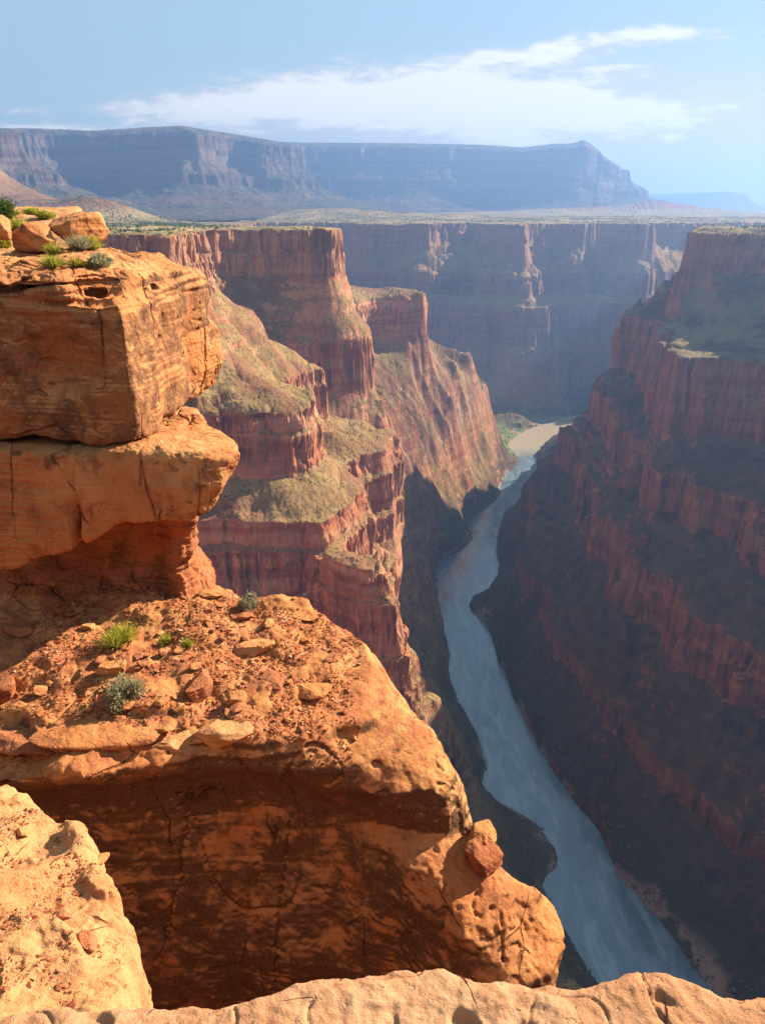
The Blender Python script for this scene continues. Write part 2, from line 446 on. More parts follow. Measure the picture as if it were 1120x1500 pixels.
def terrain(x, y, HG):
    H, G = HG
    h = samp(H, x, y)
    g = np.clip(samp(G, x, y), 0.0005, 0.02)
    cx = np.interp(y, [-1000, 0, 630, 1000, 1500, 1800, 2100, 2450, 2800, 3000, 3250], [545, 520, 330, 240, 180, 220, 330, 450, 550, 640, 860])
    side = sstep(-25, 25, np.where(y < 3250, x - cx, np.where(x > 860, 3480 - y + 0.12 * (x - 1100), -100)))
    fw = np.clip(0.12 + np.exp(-((h - 1) / .14) ** 2) + np.exp(-((h - 2) / .12) ** 2) + np.exp(-((h - 3) / .14) ** 2) + side * np.exp(-((h - 1.45) / .12) ** 2), 0, 1)
    d = disp2(x, y, side, fw) + sstep(2900, 3200, y) * 2.3 * disp2(x * 0.6, y * 0.6, side)
    d = d + side * sstep(2600, 2200, y) * 9 * (1.6 * np.abs(noise2(x / 30, y / 30, 8)) - 0.42)
    keep = 1 - 0.75 * np.exp(-((x + 110) ** 2 + (y - 1570) ** 2) / 240 ** 2) - 0.6 * np.exp(-((x - 40) ** 2 + (y - 2120) ** 2) / 170 ** 2) - 0.5 * np.exp(-((x + 150) ** 2 + (y - 1020) ** 2) / 130 ** 2) - 0.5 * np.exp(-((x - 650) ** 2 + (y - 3400) ** 2) / 150 ** 2)
    d = d * np.clip(keep, 0.2, 1) * (1 + 0.4 * (1 - side) * sstep(1050, 1250, y) * sstep(2900, 2700, y))
    r = ribs(x, y, side)
    rz = sstep(1380, 1560, y) * sstep(3080, 2950, y) * (1 - side) * sstep(2.0, 1.9, h)
    d = np.where(rz > 0, d * (1 - rz) + rz * disp2(x, y, 99), d)
    wr = np.clip(1 - np.abs(h - 0.62) / 0.62, 0, 1) ** 0.6      # gullies live on the lower slopes
    wr2 = np.exp(-((h - 2.5) / 0.28) ** 2) + 0.6 * np.exp(-((h - 1.55) / 0.25) ** 2)
    low = sstep(0.0, 0.5, h)
    amp = (0.12 + 0.88 * low)
    hn = h + g * (d * amp * (1.0 + 0.25 * side) + r * (28 * wr * (1 - rz) + 9 * wr2))
    hn = np.where(h < 0, h + g * 0.1 * d, np.maximum(hn, 0.5 * h))
    hn = np.minimum(hn, np.where(h > 3.15, hn, 3.6))
    rz0 = sstep(1380, 1560, y) * sstep(3080, 2950, y) * (1 - side)
    ribw = np.clip(1 - np.abs(h - 1.0) / 0.98, 0, 1) ** 0.7 * rz
    rz = rz0
    zl = np.interp(hn, TL[:, 0], TL[:, 1]) * (1 - rz) + np.interp(hn, TB[:, 0], TB[:, 1]) * rz
    dh = 0.008
    cl = lambda T: sstep(420, 800, (np.interp(hn + dh, T[:, 0], T[:, 1]) - np.interp(hn - dh, T[:, 0], T[:, 1])) / (2 * dh))
    cliff = (cl(TL) * (1 - rz) + cl(TB) * rz) * (1 - side) + cl(TR) * side
    zt = zl * (1 - side) + np.interp(hn, TR[:, 0], TR[:, 1]) * side
    # strata dip away from us and have local lifts
    lift = 28 * np.exp(-(((x - 60) / 260) ** 2 + ((y - 2100) / 330) ** 2)) - 14 * np.exp(-(((x + 100) / 300) ** 2 + ((y - 1000) / 300) ** 2)) \
        + 8 * noise2(x / 300, y / 300, 31)
    rim = -12 - 0.0125 * np.clip(np.hypot(x, y), 0, 3800)
    k = np.clip((zt + 860) / 860, -0.2, 1.2)
    z = zt - 20 * (1 - k) + (rim + lift * np.clip(k * 4, 0, 1) * np.clip((1 - k) * 3 + 0.15, 0, 1)) * k
    z = z + (r - 0.3) * 98 * ribw + (r - 0.3) * 20 * side * np.clip(1 - np.abs(h - 0.5) / 0.5, 0, 1) ** 0.6 * sstep(2700, 2400, y)
    # minor ledges that come and go on the slopes
    q = (z + 22 * noise2(x / 110, y / 110, 35)) / 21.0
    fr = q - np.floor(q)
    saw = np.where(fr < 0.72, -fr / 0.72 * 0.5, (fr - 0.72) / 0.28 * 0.5 - 0.5)
    gate = sstep(0.0, 0.35, noise2(x / 170, y / 170, 36) + 0.15) * (1 - cliff) * sstep(0.06, 0.2, h) * sstep(3.0, 2.9, h) * (1 - 0.85 * rz)
    z = z + saw * 11 * gate
    # rough slopes
    slope_r = np.clip(k * 4, 0.7, 1) * (3.0 * noise2(x / 45, y / 45, 41) + 1.5 * noise2(x / 18, y / 18, 42) + 0.8 * noise2(x / 8, y / 8, 43))
    z = z + np.where(h < 0, 0, slope_r) * np.where(h > 3.1, 0.8, 1)
    # plateau beyond
    rr = np.hypot(x, y)
    far = sstep(3.05, 3.6, h)
    hill = 0
    for px, py, Y, sx, sy in BUMPS:
        X0 = (px - 560) * Y * 0.000854
        top = (306 - py) / 1270.0 * Y + 55
        hill = hill + top * np.exp(-((x - X0) / sx) ** 2 - ((y - Y) / sy) ** 2) * (1 + 0.25 * noise2(x / 180, y / 180, 51))
    z = z + far * (hill + 6 * noise2(x / 400, y / 400, 52) + np.clip((rr - 4500) / 1000, 0, 1) * 14 * (np.abs(noise2(x / 900, y / 500, 53)) + .3))
    return z, hn, side, rz0 * sstep(1.98, 1.9, hn), cliff


def smooth_rows(D, n):
    for _ in range(n):
        Dp = np.pad(D, ((1, 1), (0, 0)), mode='edge')
        D = 0.25 * Dp[:-2] + 0.5 * D + 0.25 * Dp[2:]
    return D


def box_rows(D, n):
    w = 2 * n + 1
    Dp = np.pad(D, ((n + 1, n), (0, 0)), mode='edge').cumsum(0)
    return (Dp[w:] - Dp[:-w]) / w


def smooth_cols(D, n):
    for _ in range(n):
        Dp = np.pad(D, ((0, 0), (1, 1)), mode='edge')
        D = 0.25 * Dp[:, :-2] + 0.5 * D + 0.25 * Dp[:, 2:]
    return D


def build_gorge(mats):
    HG = solve_h()
    az = np.concatenate([np.linspace(-75, -33, 60, endpoint=False), np.linspace(-33, 41, 1350, endpoint=False), np.linspace(41, 130, 200, endpoint=False), np.linspace(130, 285, 90)])
    az = np.radians(az)
    r0 = np.concatenate([np.geomspace(60, 6200, 2300, endpoint=False), np.geomspace(6200, 26000, 60)])
    # rays
    sx = np.sin(az)[:, None]
    cy_ = np.cos(az)[:, None]
    X = sx * r0[None]
    Y = cy_ * r0[None]
    Z, _, _, _, _ = terrain(X, Y, HG)
    dr = np.diff(r0)[None]
    dz = np.diff(Z, axis=1)
    rm = 0.5 * (r0[1:] + r0[:-1])[None]
    dens = np.sqrt((0.45 * dr) ** 2 + dz ** 2) / rm
    dens[:, r0[1:] > 6200] *= 0.4
    # normals of the height sheet on the regular polar grid
    Zr = np.gradient(Z, r0, axis=1)
    Za = np.gradient(Z, az, axis=0) / r0[None]
    dens = box_rows(box_rows(dens, 14), 14)
    dens = smooth_cols(dens, 2)
    dens += dens.mean() * 0.10
    C = np.concatenate([np.zeros((len(az), 1)), np.cumsum(dens, 1)], 1)
    C /= C[:, -1:]
    M = 1450
    t = np.linspace(0, 1, M)
    R = np.empty((len(az), M))
    for i in range(len(az)):
        R[i] = np.interp(t, C[i], r0)
    X = sx * R
    Y = cy_ * R
    Z, Hn, side, RZ, CL = terrain(X, Y, HG)
    # normals of the sheet
    Pp = np.stack([X, Y, Z], -1)
    zr = np.empty_like(R)
    za = np.empty_like(R)
    for i in range(len(az)):
        zr[i] = np.interp(R[i], r0, Zr[i])
        za[i] = np.interp(R[i], r0, Za[i])
    sa = np.sin(az)[:, None]
    ca = np.cos(az)[:, None]
    nn = np.stack([-(zr * sa + za * ca), -(zr * ca - za * sa), np.ones_like(R)], -1)
    nn /= np.linalg.norm(nn, axis=-1)[..., None] + 1e-9
    nn *= np.sign(nn[..., 2:3] + 1e-9)
    steep = sstep(0.75, 0.35, nn[..., 2]) * sstep(-860, -845, Z) * (1 - 0.8 * RZ) * (0.15 + 0.85 * CL)
    nh = nn.copy()
    nh[..., 2] *= 0.3
    nearf = np.clip(R / 900.0, 0.6, 3.0)
    q = Pp
    # ledges: beds of varying hardness; flutes: vertical joints
    bed = noise3(np.stack([q[..., 0] / 120, q[..., 1] / 120, q[..., 2] / 17], -1), 61) + 0.6 * noise3(np.stack([q[..., 0] / 300, q[..., 1] / 300, q[..., 2] / 6.0], -1), 62)
    flute = -0.6 + 1.9 * np.abs(noise3(np.stack([q[..., 0] / 22, q[..., 1] / 22, q[..., 2] / 130], -1), 63)) \
        + 0.5 * (-0.6 + 1.9 * np.abs(noise3(np.stack([q[..., 0] / 9, q[..., 1] / 9, q[..., 2] / 40], -1), 64)))
    blk = noise3(q / 8.0, 65)
    blk = blk + 2.0 * noise3(q / np.array([26.0, 26.0, 40.0]), 67) + 0.9 * noise3(q / np.array([12.0, 12.0, 9.0]), 68)
    d = steep * (3.4 * np.clip(bed * 1.6, -1, 1) + (4.2 + 2.6 * side) * flute * np.sqrt(nearf) + 2.0 * blk)
    far_off = (R < 5500)
    Pp = Pp + nh * (d * far_off)[..., None]
    rough = noise3(Pp / 5.0, 66) * 0.7 * far_off * (Z > -875)
    Pp[..., 2] += rough * (1 - steep)
    na = len(az)
    idx = np.arange(na * M).reshape(na, M)
    quads = np.stack([idx[:-1, :-1], idx[1:, :-1], idx[1:, 1:], idx[:-1, 1:]], -1).reshape(-1, 4)
    V = Pp.reshape(-1, 3)
    hm = Hn[:-1, :-1].reshape(-1)
    sm = side[:-1, :-1].reshape(-1)
    rm = R[:-1, :-1].reshape(-1)
    ym = Y[:-1, :-1].reshape(-1)
    xm = X[:-1, :-1].reshape(-1)
    plate = hm > 3.06
    farw = (~plate) & (sm < 0.5) & (ym > 3000) & ((xm > 560) | (ym - 3230 > -0.48 * (xm - 250)))
    right = (~plate) & (sm >= 0.5)
    left = ~(plate | farw | right)
    groups = [('left_canyon_wall', left), ('right_canyon_wall', right), ('far_canyon_wall', farw), ('plateau_ground', plate)]
    for name, sel in groups:
        qd = quads[sel]
        u, inv = np.unique(qd, return_inverse=True)
        me = mesh_from(name, V[u], inv.reshape(-1, 4), mats['gorge'], smooth=False)
        set_attr(me, 'strata', Hn.reshape(-1)[u])
        set_attr(me, 'side', side.reshape(-1)[u])
        set_attr(me, 'ribs', RZ.reshape(-1)[u])
        set_attr(me, 'cliffband', CL.reshape(-1)[u])
        o = link(bpy.data.objects.new(name, me))
        tag(o, kind='structure')
    return HG


# ------------------------------------------------------------------ far mesas
def mx(px, Y):
    return ((px - 560) * Y * 0.000854, Y)


def poly_sd(x, y, pts):
    """signed distance to closed polygon, positive inside"""
    best = np.full(x.shape, 1e18)
    inside = np.zeros(x.shape, bool)
    n = len(pts)
    for k in range(n):
        ax, ay = pts[k]
        bx, by = pts[(k + 1) % n]
        ex, ey = bx - ax, by - ay
        wx, wy = x - ax, y - ay
        t = np.clip((wx * ex + wy * ey) / (ex * ex + ey * ey + 1e-12), 0, 1)
        best = np.minimum(best, (wx - ex * t) ** 2 + (wy - ey * t) ** 2)
        c = (ay > y) != (by > y)
        with np.errstate(divide='ignore', invalid='ignore'):
            xi = (bx - ax) * (y - ay) / (by - ay + 1e-30) + ax
        inside ^= c & (x < xi)
    s = np.sqrt(best)
    return np.where(inside, s, -s)


def mesa(name, poly, tops, prof, r_lo, r_hi, az0, az1, nA, nR, mat, bite=1.0):
    az = np.radians(np.linspace(az0, az1, nA))
    r = np.linspace(r_lo, r_hi, 900)
    X = np.sin(az)[:, None] * r
    Y = np.cos(az)[:, None] * r

    def f(X, Y):
        s = poly_sd(X, Y, poly)
        b = 0
        for wl, am, k in ((1500, 260, 1), (620, 170, 2), (260, 90, 3), (110, 40, 4), (50, 16, 5)):
            b = b + am * (0.45 - 1.6 * np.abs(noise2(X / wl, Y / wl, 70 + k)))
        talus = np.clip(-s / 500, 0, 1)
        s = s + b * bite * (1 - 0.35 * talus)
        px = 560 + X / (Y * 0.000854)
        yt = np.interp(px, [a for a, _ in tops], [b_ for _, b_ in tops])
        top = (306 - yt) / 1270.0 * Y * 1.0
        zz = np.interp(s, prof[:, 0], prof[:, 1])
        k = np.interp(s, [-200, 0], [0, 1])
        topc = np.interp(s, [0, 600, 3000], [1, 1.0, 1.0])
        z = zz * (top + 60) * topc - 60
        z = z + 7 * noise2(X / 90, Y / 90, 80) + 4 * noise2(X / 40, Y / 40, 81)
        return z, s
    Z, S = f(X, Y)
    dens = np.sqrt((0.3 * np.diff(r)[None]) ** 2 + np.diff(Z, axis=1) ** 2)
    dens = smooth_rows(dens, 6)
    dens += dens.mean() * 0.15
    C = np.concatenate([np.zeros((nA, 1)), np.cumsum(dens, 1)], 1)
    C /= C[:, -1:]
    t = np.linspace(0, 1, nR)
    R = np.stack([np.interp(t, C[i], r) for i in range(nA)])
    X = np.sin(az)[:, None] * R
    Y = np.cos(az)[:, None] * R
    Z, S = f(X, Y)
    V = np.stack([X, Y, Z], -1).reshape(-1, 3)
    idx = np.arange(nA * nR).reshape(nA, nR)
    q = np.stack([idx[:-1, :-1], idx[1:, :-1], idx[1:, 1:], idx[:-1, 1:]], -1).reshape(-1, 4)
    keep = (Z[:-1, :-1].reshape(-1) > -59)
    q = q[keep]
    u, inv = np.unique(q, return_inverse=True)
    me = mesh_from(name, V[u], inv.reshape(-1, 4), mat)
    o = link(bpy.data.objects.new(name, me))
    tag(o, kind='structure')
    return o


def build_mesas(mats):
    PROF = np.array([(-2600, -0.02), (-1700, 0.02), (-1000, 0.10), (-520, 0.26), (-300, 0.38), (-270, 0.50), (-200, 0.54), (-60, 0.68), (-35, 0.80), (-20, 0.82), (0, 0.94), (120, 0.97), (400, 1.0), (9000, 1.0)])
    p = [mx(-350, 5200), mx(-120, 5600), mx(10, 5700), mx(20, 6500), mx(110, 7200), mx(230, 6900), mx(288, 6700), mx(318, 7300), mx(345, 7900), mx(385, 7600), mx(412, 8100), mx(425, 9500),
         mx(480, 9900), mx(600, 9700), mx(700, 9900), mx(790, 9500), mx(850, 9200), mx(885, 9700), mx(900, 10600), mx(860, 13000), mx(500, 14000), mx(-300, 12000), mx(-900, 8000)]
    tops = [(-400, 170), (0, 192), (80, 193), (150, 196), (230, 191), (280, 189), (300, 193), (350, 200), (415, 211), (450, 212), (600, 213), (700, 215), (760, 219), (800, 214), (830, 213), (845, 208), (858, 215), (880, 232), (905, 246), (2000, 246)]
    mesa('mesa_hill', p, tops, PROF, 4300, 15000, -34, 22, 900, 420, mats['mesa'])
    p2 = [mx(975, 19500), mx(1040, 19000), mx(1075, 19500), mx(1085, 22000), mx(950, 22500), mx(900, 21000)]
    mesa('distant_mesa_hill', p2, [(900, 286), (985, 284), (1060, 281), (1090, 284)], PROF * np.array([0.8, 1.0]), 16500, 24500, 10, 30, 260, 200, mats['mesa'], 0.8)
# ------------------------------------------------------------------ materials
class NT:
    def __init__(s, name, disp=False):
        s.m = bpy.data.materials.new(name)
        s.m.use_nodes = True
        s.t = s.m.node_tree
        s.t.nodes.clear()
        s.out = s.n('ShaderNodeOutputMaterial')

    def n(s, typ, **kw):
        return N(s.t, typ, **kw)

    def l(s, a, b):
        s.t.links.new(a, b)

    def put(s, sock, v):
        if isinstance(v, (int, float)):
            sock.default_value = v
        elif isinstance(v, (tuple, list)):
            sock.default_value = tuple(v) + ((1.0,) if len(v) == 3 and sock.type == 'RGBA' else ())
        else:
            s.l(v, sock)

    def math(s, op, a, b=None, c=None, clamp=False):
        m = s.n('ShaderNodeMath', operation=op)
        m.use_clamp = clamp
        for i, v in enumerate((a, b, c)):
            if v is not None:
                s.put(m.inputs[i], v)
        return m.outputs[0]

    def rng(s, v, a, b, c=0.0, d=1.0, smooth=True):
        m = s.n('ShaderNodeMapRange', interpolation_type='SMOOTHSTEP' if smooth else 'LINEAR')
        s.put(m.inputs[0], v)
        for i, x in enumerate((a, b, c, d)):
            s.put(m.inputs[i + 1], x)
        return m.outputs[0]

    def mix(s, f, a, b, mode='MIX'):
        m = s.n('ShaderNodeMix', data_type='RGBA', blend_type=mode)
        s.put(m.inputs[0], f)
        s.put(m.inputs[6], a)
        s.put(m.inputs[7], b)
        return m.outputs[2]

    def noise(s, vec, scale, detail=4, rough=0.55, dist=0.0, out=0):
        m = s.n('ShaderNodeTexNoise')
        s.put(m.inputs['Vector'], vec)
        m.inputs['Scale'].default_value = scale
        m.inputs['Detail'].default_value = detail
        m.inputs['Roughness'].default_value = rough
        m.inputs['Distortion'].default_value = dist
        return m.outputs[out]

    def scalev(s, vec, sc):
        m = s.n('ShaderNodeMapping')
        s.put(m.inputs['Vector'], vec)
        m.inputs['Scale'].default_value = sc
        return m.outputs[0]

    def pos(s):
        return s.n('ShaderNodeNewGeometry').outputs['Position']

    def attr(s, name):
        return s.n('ShaderNodeAttribute', attribute_name=name).outputs['Fac']

    def bump(s, height, strength, dist, normal=None):
        b = s.n('ShaderNodeBump')
        b.inputs['Strength'].default_value = strength
        b.inputs['Distance'].default_value = dist
        s.put(b.inputs['Height'], height)
        if normal is not None:
            s.put(b.inputs['Normal'], normal)
        return b.outputs[0]

    def finish(s, col, rough=0.95, normal=None, spec=0.1, **kw):
        p = s.n('ShaderNodeBsdfPrincipled')
        s.put(p.inputs['Base Color'], col)
        s.put(p.inputs['Roughness'], rough)
        p.inputs['Specular IOR Level'].default_value = spec
        if normal is not None:
            s.put(p.inputs['Normal'], normal)
        s.l(p.outputs[0], s.out.inputs[0])
        s.bsdf = p
        return s.m


BARS = [P(703, 908, -878) + (46,), P(756, 1196, -878) + (28,), P(680, 790, -878) + (40,), P(960, 1320, -878) + (30,), P(790, 1225, -878) + (22,)]


def mat_gorge():
    s = NT('gorge_rock')
    pos = s.pos()
    sep = s.n('ShaderNodeSeparateXYZ')
    s.l(pos, sep.inputs[0])
    geo = s.n('ShaderNodeNewGeometry')
    nz = s.n('ShaderNodeSeparateXYZ')
    s.l(geo.outputs['True Normal'], nz.inputs[0])
    strata = s.attr('strata')
    side = s.attr('side')
    big = s.noise(pos, 1 / 120.0, 5, 0.6)
    med = s.noise(pos, 1 / 22.0, 5, 0.6)
    fine = s.noise(pos, 1 / 5.0, 4, 0.65)
    # beds
    bedv = s.scalev(pos, (1 / 160.0, 1 / 160.0, 1 / 18.0))
    bed = s.noise(bedv, 1.0, 4, 0.6)
    bedf = s.noise(s.scalev(pos, (1 / 90.0, 1 / 90.0, 1 / 5.0)), 1.0, 3, 0.6)
    streak = s.noise(s.scalev(pos, (1 / 9.0, 1 / 9.0, 1 / 120.0)), 1.0, 4, 0.6)
    cliff = s.mix(s.rng(bed, 0.35, 0.65), (0.29, 0.095, 0.045), (0.44, 0.21, 0.11))
    cliff = s.mix(s.rng(bedf, 0.5, 0.75, 0, 0.55), cliff, (0.38, 0.21, 0.115))
    cliff = s.mix(s.rng(streak, 0.50, 0.72, 0, 0.75), cliff, (0.085, 0.034, 0.024))
    cliff = s.mix(s.rng(s.noise(s.scalev(pos, (1 / 14.0, 1 / 14.0, 1 / 90.0)), 1.3, 3, 0.5), 0.60, 0.72, 0, 0.5), cliff, (0.40, 0.23, 0.13))
    cliff = s.mix(s.math('MULTIPLY', side, 0.6), cliff, (0.20, 0.054, 0.021))  # right wall cliffs: the wall's shade painted in as a darker red
    cliff = s.mix(s.math('MULTIPLY', s.rng(sep.outputs[1], 3000, 3250), 0.6), cliff, (0.13, 0.075, 0.06))  # far wall: shade and haze worked into a darker, duller rock colour
    # rim sandstone a little paler
    cliff = s.mix(s.rng(strata, 2.85, 2.99, 0, 0.35), cliff, (0.33, 0.18, 0.10))
    talus = s.mix(s.rng(med, 0.35, 0.65), (0.19, 0.115, 0.046), (0.26, 0.168, 0.070))
    talus = s.mix(s.rng(big, 0.45, 0.62, 0, 0.85), talus, (0.19, 0.085, 0.045))
    talus = s.mix(s.rng(fine, 0.60, 0.70, 0, 0.8), talus, (0.055, 0.062, 0.020))
    vor = s.n('ShaderNodeTexVoronoi')
    s.l(pos, vor.inputs['Vector'])
    vor.inputs['Scale'].default_value = 1 / 6.5
    dots = s.math('MULTIPLY', s.rng(vor.outputs['Distance'], 0.36, 0.22), s.rng(med, 0.38, 0.50))
    talus = s.mix(s.math('MULTIPLY', dots, 0.8), talus, (0.035, 0.042, 0.014))
    # right wall slopes are red-brown, darkened to put the wall's shade into them
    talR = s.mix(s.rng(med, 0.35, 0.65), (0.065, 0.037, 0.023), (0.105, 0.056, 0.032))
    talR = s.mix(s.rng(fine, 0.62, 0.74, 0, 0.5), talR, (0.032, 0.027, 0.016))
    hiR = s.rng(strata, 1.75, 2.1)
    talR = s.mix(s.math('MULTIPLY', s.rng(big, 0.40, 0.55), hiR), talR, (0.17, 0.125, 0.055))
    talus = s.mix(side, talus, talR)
    # lower slopes near the water: grey brown with bushes on both sides
    low = s.rng(strata, 0.45, 0.15)
    talus = s.mix(s.math('MULTIPLY', low, 0.7), talus, s.mix(s.rng(fine, 0.45, 0.65), (0.06, 0.043, 0.030), (0.026, 0.034, 0.017)))
    band = s.attr('cliffband')
    st = s.math('ADD', s.math('MULTIPLY', band, 0.62), s.math('MULTIPLY', s.math('SUBTRACT', 1.0, nz.outputs[2]), 0.80))
    st = s.math('ADD', st, s.math('MULTIPLY', s.math('SUBTRACT', med, 0.5), 0.55))
    st = s.math('SUBTRACT', st, s.math('MULTIPLY', s.attr('ribs'), 0.06))
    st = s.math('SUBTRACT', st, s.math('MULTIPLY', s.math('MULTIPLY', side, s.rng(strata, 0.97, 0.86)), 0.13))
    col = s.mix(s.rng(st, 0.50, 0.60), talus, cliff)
    # plateau tops
    plat = s.mix(s.rng(med, 0.4, 0.6), (0.25, 0.16, 0.085), (0.32, 0.235, 0.13))
    plat = s.mix(s.rng(s.noise(pos, 1 / 14.0, 3, 0.7), 0.50, 0.60), plat, (0.06, 0.075, 0.026))
    plat = s.mix(s.rng(s.noise(pos, 1 / 300.0, 3, 0.6), 0.45, 0.6, 0, 0.6), plat, (0.09, 0.10, 0.04))
    plat = s.mix(s.math('MULTIPLY', s.rng(sep.outputs[2], -20, 15), 0.8), plat, s.mix(s.rng(med, 0.45, 0.55), (0.20, 0.075, 0.04), (0.11, 0.075, 0.04)))
    col = s.mix(s.math('MULTIPLY', s.rng(strata, 3.02, 3.05), s.rng(nz.outputs[2], 0.6, 0.8)), col, plat)
    # green flat by the bend and pale sand margins
    gx = s.math('MULTIPLY', s.rng(sep.outputs[1], 2650, 2760), s.rng(sep.outputs[2], -828, -852))
    gx = s.math('MULTIPLY', gx, s.math('MULTIPLY', s.math('SUBTRACT', 1.0, side), s.rng(nz.outputs[2], 0.6, 0.8)))
    green = s.mix(s.rng(med, 0.4, 0.6), (0.15, 0.19, 0.04), (0.07, 0.11, 0.022))
    col = s.mix(gx, col, green)
    shore = s.math('MULTIPLY', s.rng(sep.outputs[2], -864, -872), s.rng(s.noise(pos, 1 / 60.0, 3, 0.5), 0.50, 0.58))
    col = s.mix(shore, col, (0.26, 0.17, 0.12))
    for bx, by, br in BARS:
        vd = s.n('ShaderNodeVectorMath', operation='DISTANCE')
        s.l(pos, vd.inputs[0])
        vd.inputs[1].default_value = (bx, by, -878)
        bm = s.math('MULTIPLY', s.rng(vd.outputs['Value'], br, br * 0.6), s.rng(s.math('ADD', fine, s.math('MULTIPLY', med, 0.6)), 0.74, 0.84))
        col = s.mix(s.math('MULTIPLY', bm, 0.85), col, (0.30, 0.185, 0.14))
    h = s.math('ADD', s.math('MULTIPLY', fine, 1.0), s.math('MULTIPLY', med, 2.0))
    nrm = s.bump(h, 0.6, 3.0)
    return s.finish(col, 0.95, nrm, 0.05)


def mat_mesa():
    s = NT('mesa_rock')
    pos = s.pos()
    geo = s.n('ShaderNodeNewGeometry')
    nz = s.n('ShaderNodeSeparateXYZ')
    s.l(geo.outputs['True Normal'], nz.inputs[0])
    med = s.noise(pos, 1 / 90.0, 6, 0.65)
    bed = s.noise(s.scalev(pos, (1 / 3000.0, 1 / 3000.0, 1 / 60.0)), 1.0, 4, 0.6)
    cliff = s.mix(s.rng(bed, 0.4, 0.62), (0.072, 0.044, 0.034), (0.125, 0.088, 0.068))
    talus = s.mix(s.rng(med, 0.4, 0.6), (0.075, 0.058, 0.034), (0.035, 0.036, 0.018))
    talus = s.mix(s.rng(bed, 0.5, 0.6, 0, 0.4), talus, (0.13, 0.06, 0.038))
    col = s.mix(s.rng(s.math('ADD', nz.outputs[2], s.math('MULTIPLY', s.math('SUBTRACT', med, 0.5), 0.5)), 0.6, 0.8), cliff, talus)
    nrm = s.bump(med, 0.7, 40.0)
    return s.finish(col, 0.95, nrm, 0.05)


def mat_water():
    s = NT('river_water')
    pos = s.pos()
    w = s.noise(pos, 1 / 25.0, 6, 0.6, 0.8)
    rip = s.noise(s.scalev(pos, (1 / 6.0, 1 / 12.0, 1)), 1.0, 5, 0.65, 0.5)
    patch = s.noise(s.scalev(pos, (1 / 60.0, 1 / 160.0, 1)), 1.0, 5, 0.6, 1.0)
    flow = s.noise(s.scalev(pos, (1 / 38.0, 1 / 130.0, 1)), 1.0, 6, 0.6, 1.2)
    col = s.mix(s.rng(patch, 0.35, 0.65), (0.085, 0.13, 0.155), (0.15, 0.21, 0.24))  # bluish base colour stands in for sky mirrored in muddy water
    col = s.mix(s.rng(flow, 0.50, 0.66, 0, 0.65), col, (0.28, 0.33, 0.35))
    col = s.mix(s.rng(flow, 0.45, 0.30, 0, 0.5), col, (0.05, 0.06, 0.065))
    sy = s.n('ShaderNodeSeparateXYZ')
    s.l(pos, sy.inputs[0])
    col = s.mix(s.rng(sy.outputs[1], 2650, 2850), col, (0.40, 0.31, 0.20))  # sunlit far reach painted as paler tan water
    nrm = s.bump(s.math('ADD', w, s.math('MULTIPLY', rip, 0.5)), 0.5, 0.9)
    return s.finish(col, s.rng(patch, 0.4, 0.6, 0.05, 0.22), nrm, 1.0)


def mat_haze(density, col, aniso):
    s = NT('haze_air')
    v = s.n('ShaderNodeVolumePrincipled')
    v.inputs['Color'].default_value = col + (1,)
    v.inputs['Density'].default_value = density
    v.inputs['Anisotropy'].default_value = aniso
    s.l(v.outputs[0], s.out.inputs['Volume'])
    return s.m
mats = {'gorge': mat_gorge(), 'mesa': mat_mesa(), 'water': mat_water()}
HG = build_gorge(mats)
build_mesas(mats)


def build_river():
    left = RIVL[1:]
    right = RIVR[1:]
    def rs(pts, n):
        pts = np.array(pts)
        d = np.concatenate([[0], np.cumsum(np.hypot(*np.diff(pts, axis=0).T))])
        t = np.linspace(0, d[-1], n)
        return np.stack([np.interp(t, d, pts[:, 0]), np.interp(t, d, pts[:, 1])], 1)
    # one flat sheet a little wider than the banks; the banks rise through it
    n = 60
    xs = np.linspace(-700, 3600, n)
    ys = np.linspace(-200, 4200, n)
    X, Y = np.meshgrid(xs, ys)
    V = np.stack([X.ravel(), Y.ravel(), np.full(n * n, -880.0)], 1)
    idx = np.arange(n * n).reshape(n, n)
    q = np.stack([idx[:-1, :-1], idx[:-1, 1:], idx[1:, 1:], idx[1:, :-1]], -1).reshape(-1, 4)
    o = link(bpy.data.objects.new('river_water', mesh_from('river_water', V, q, mats['water'])))
    tag(o, kind='structure')


build_river()
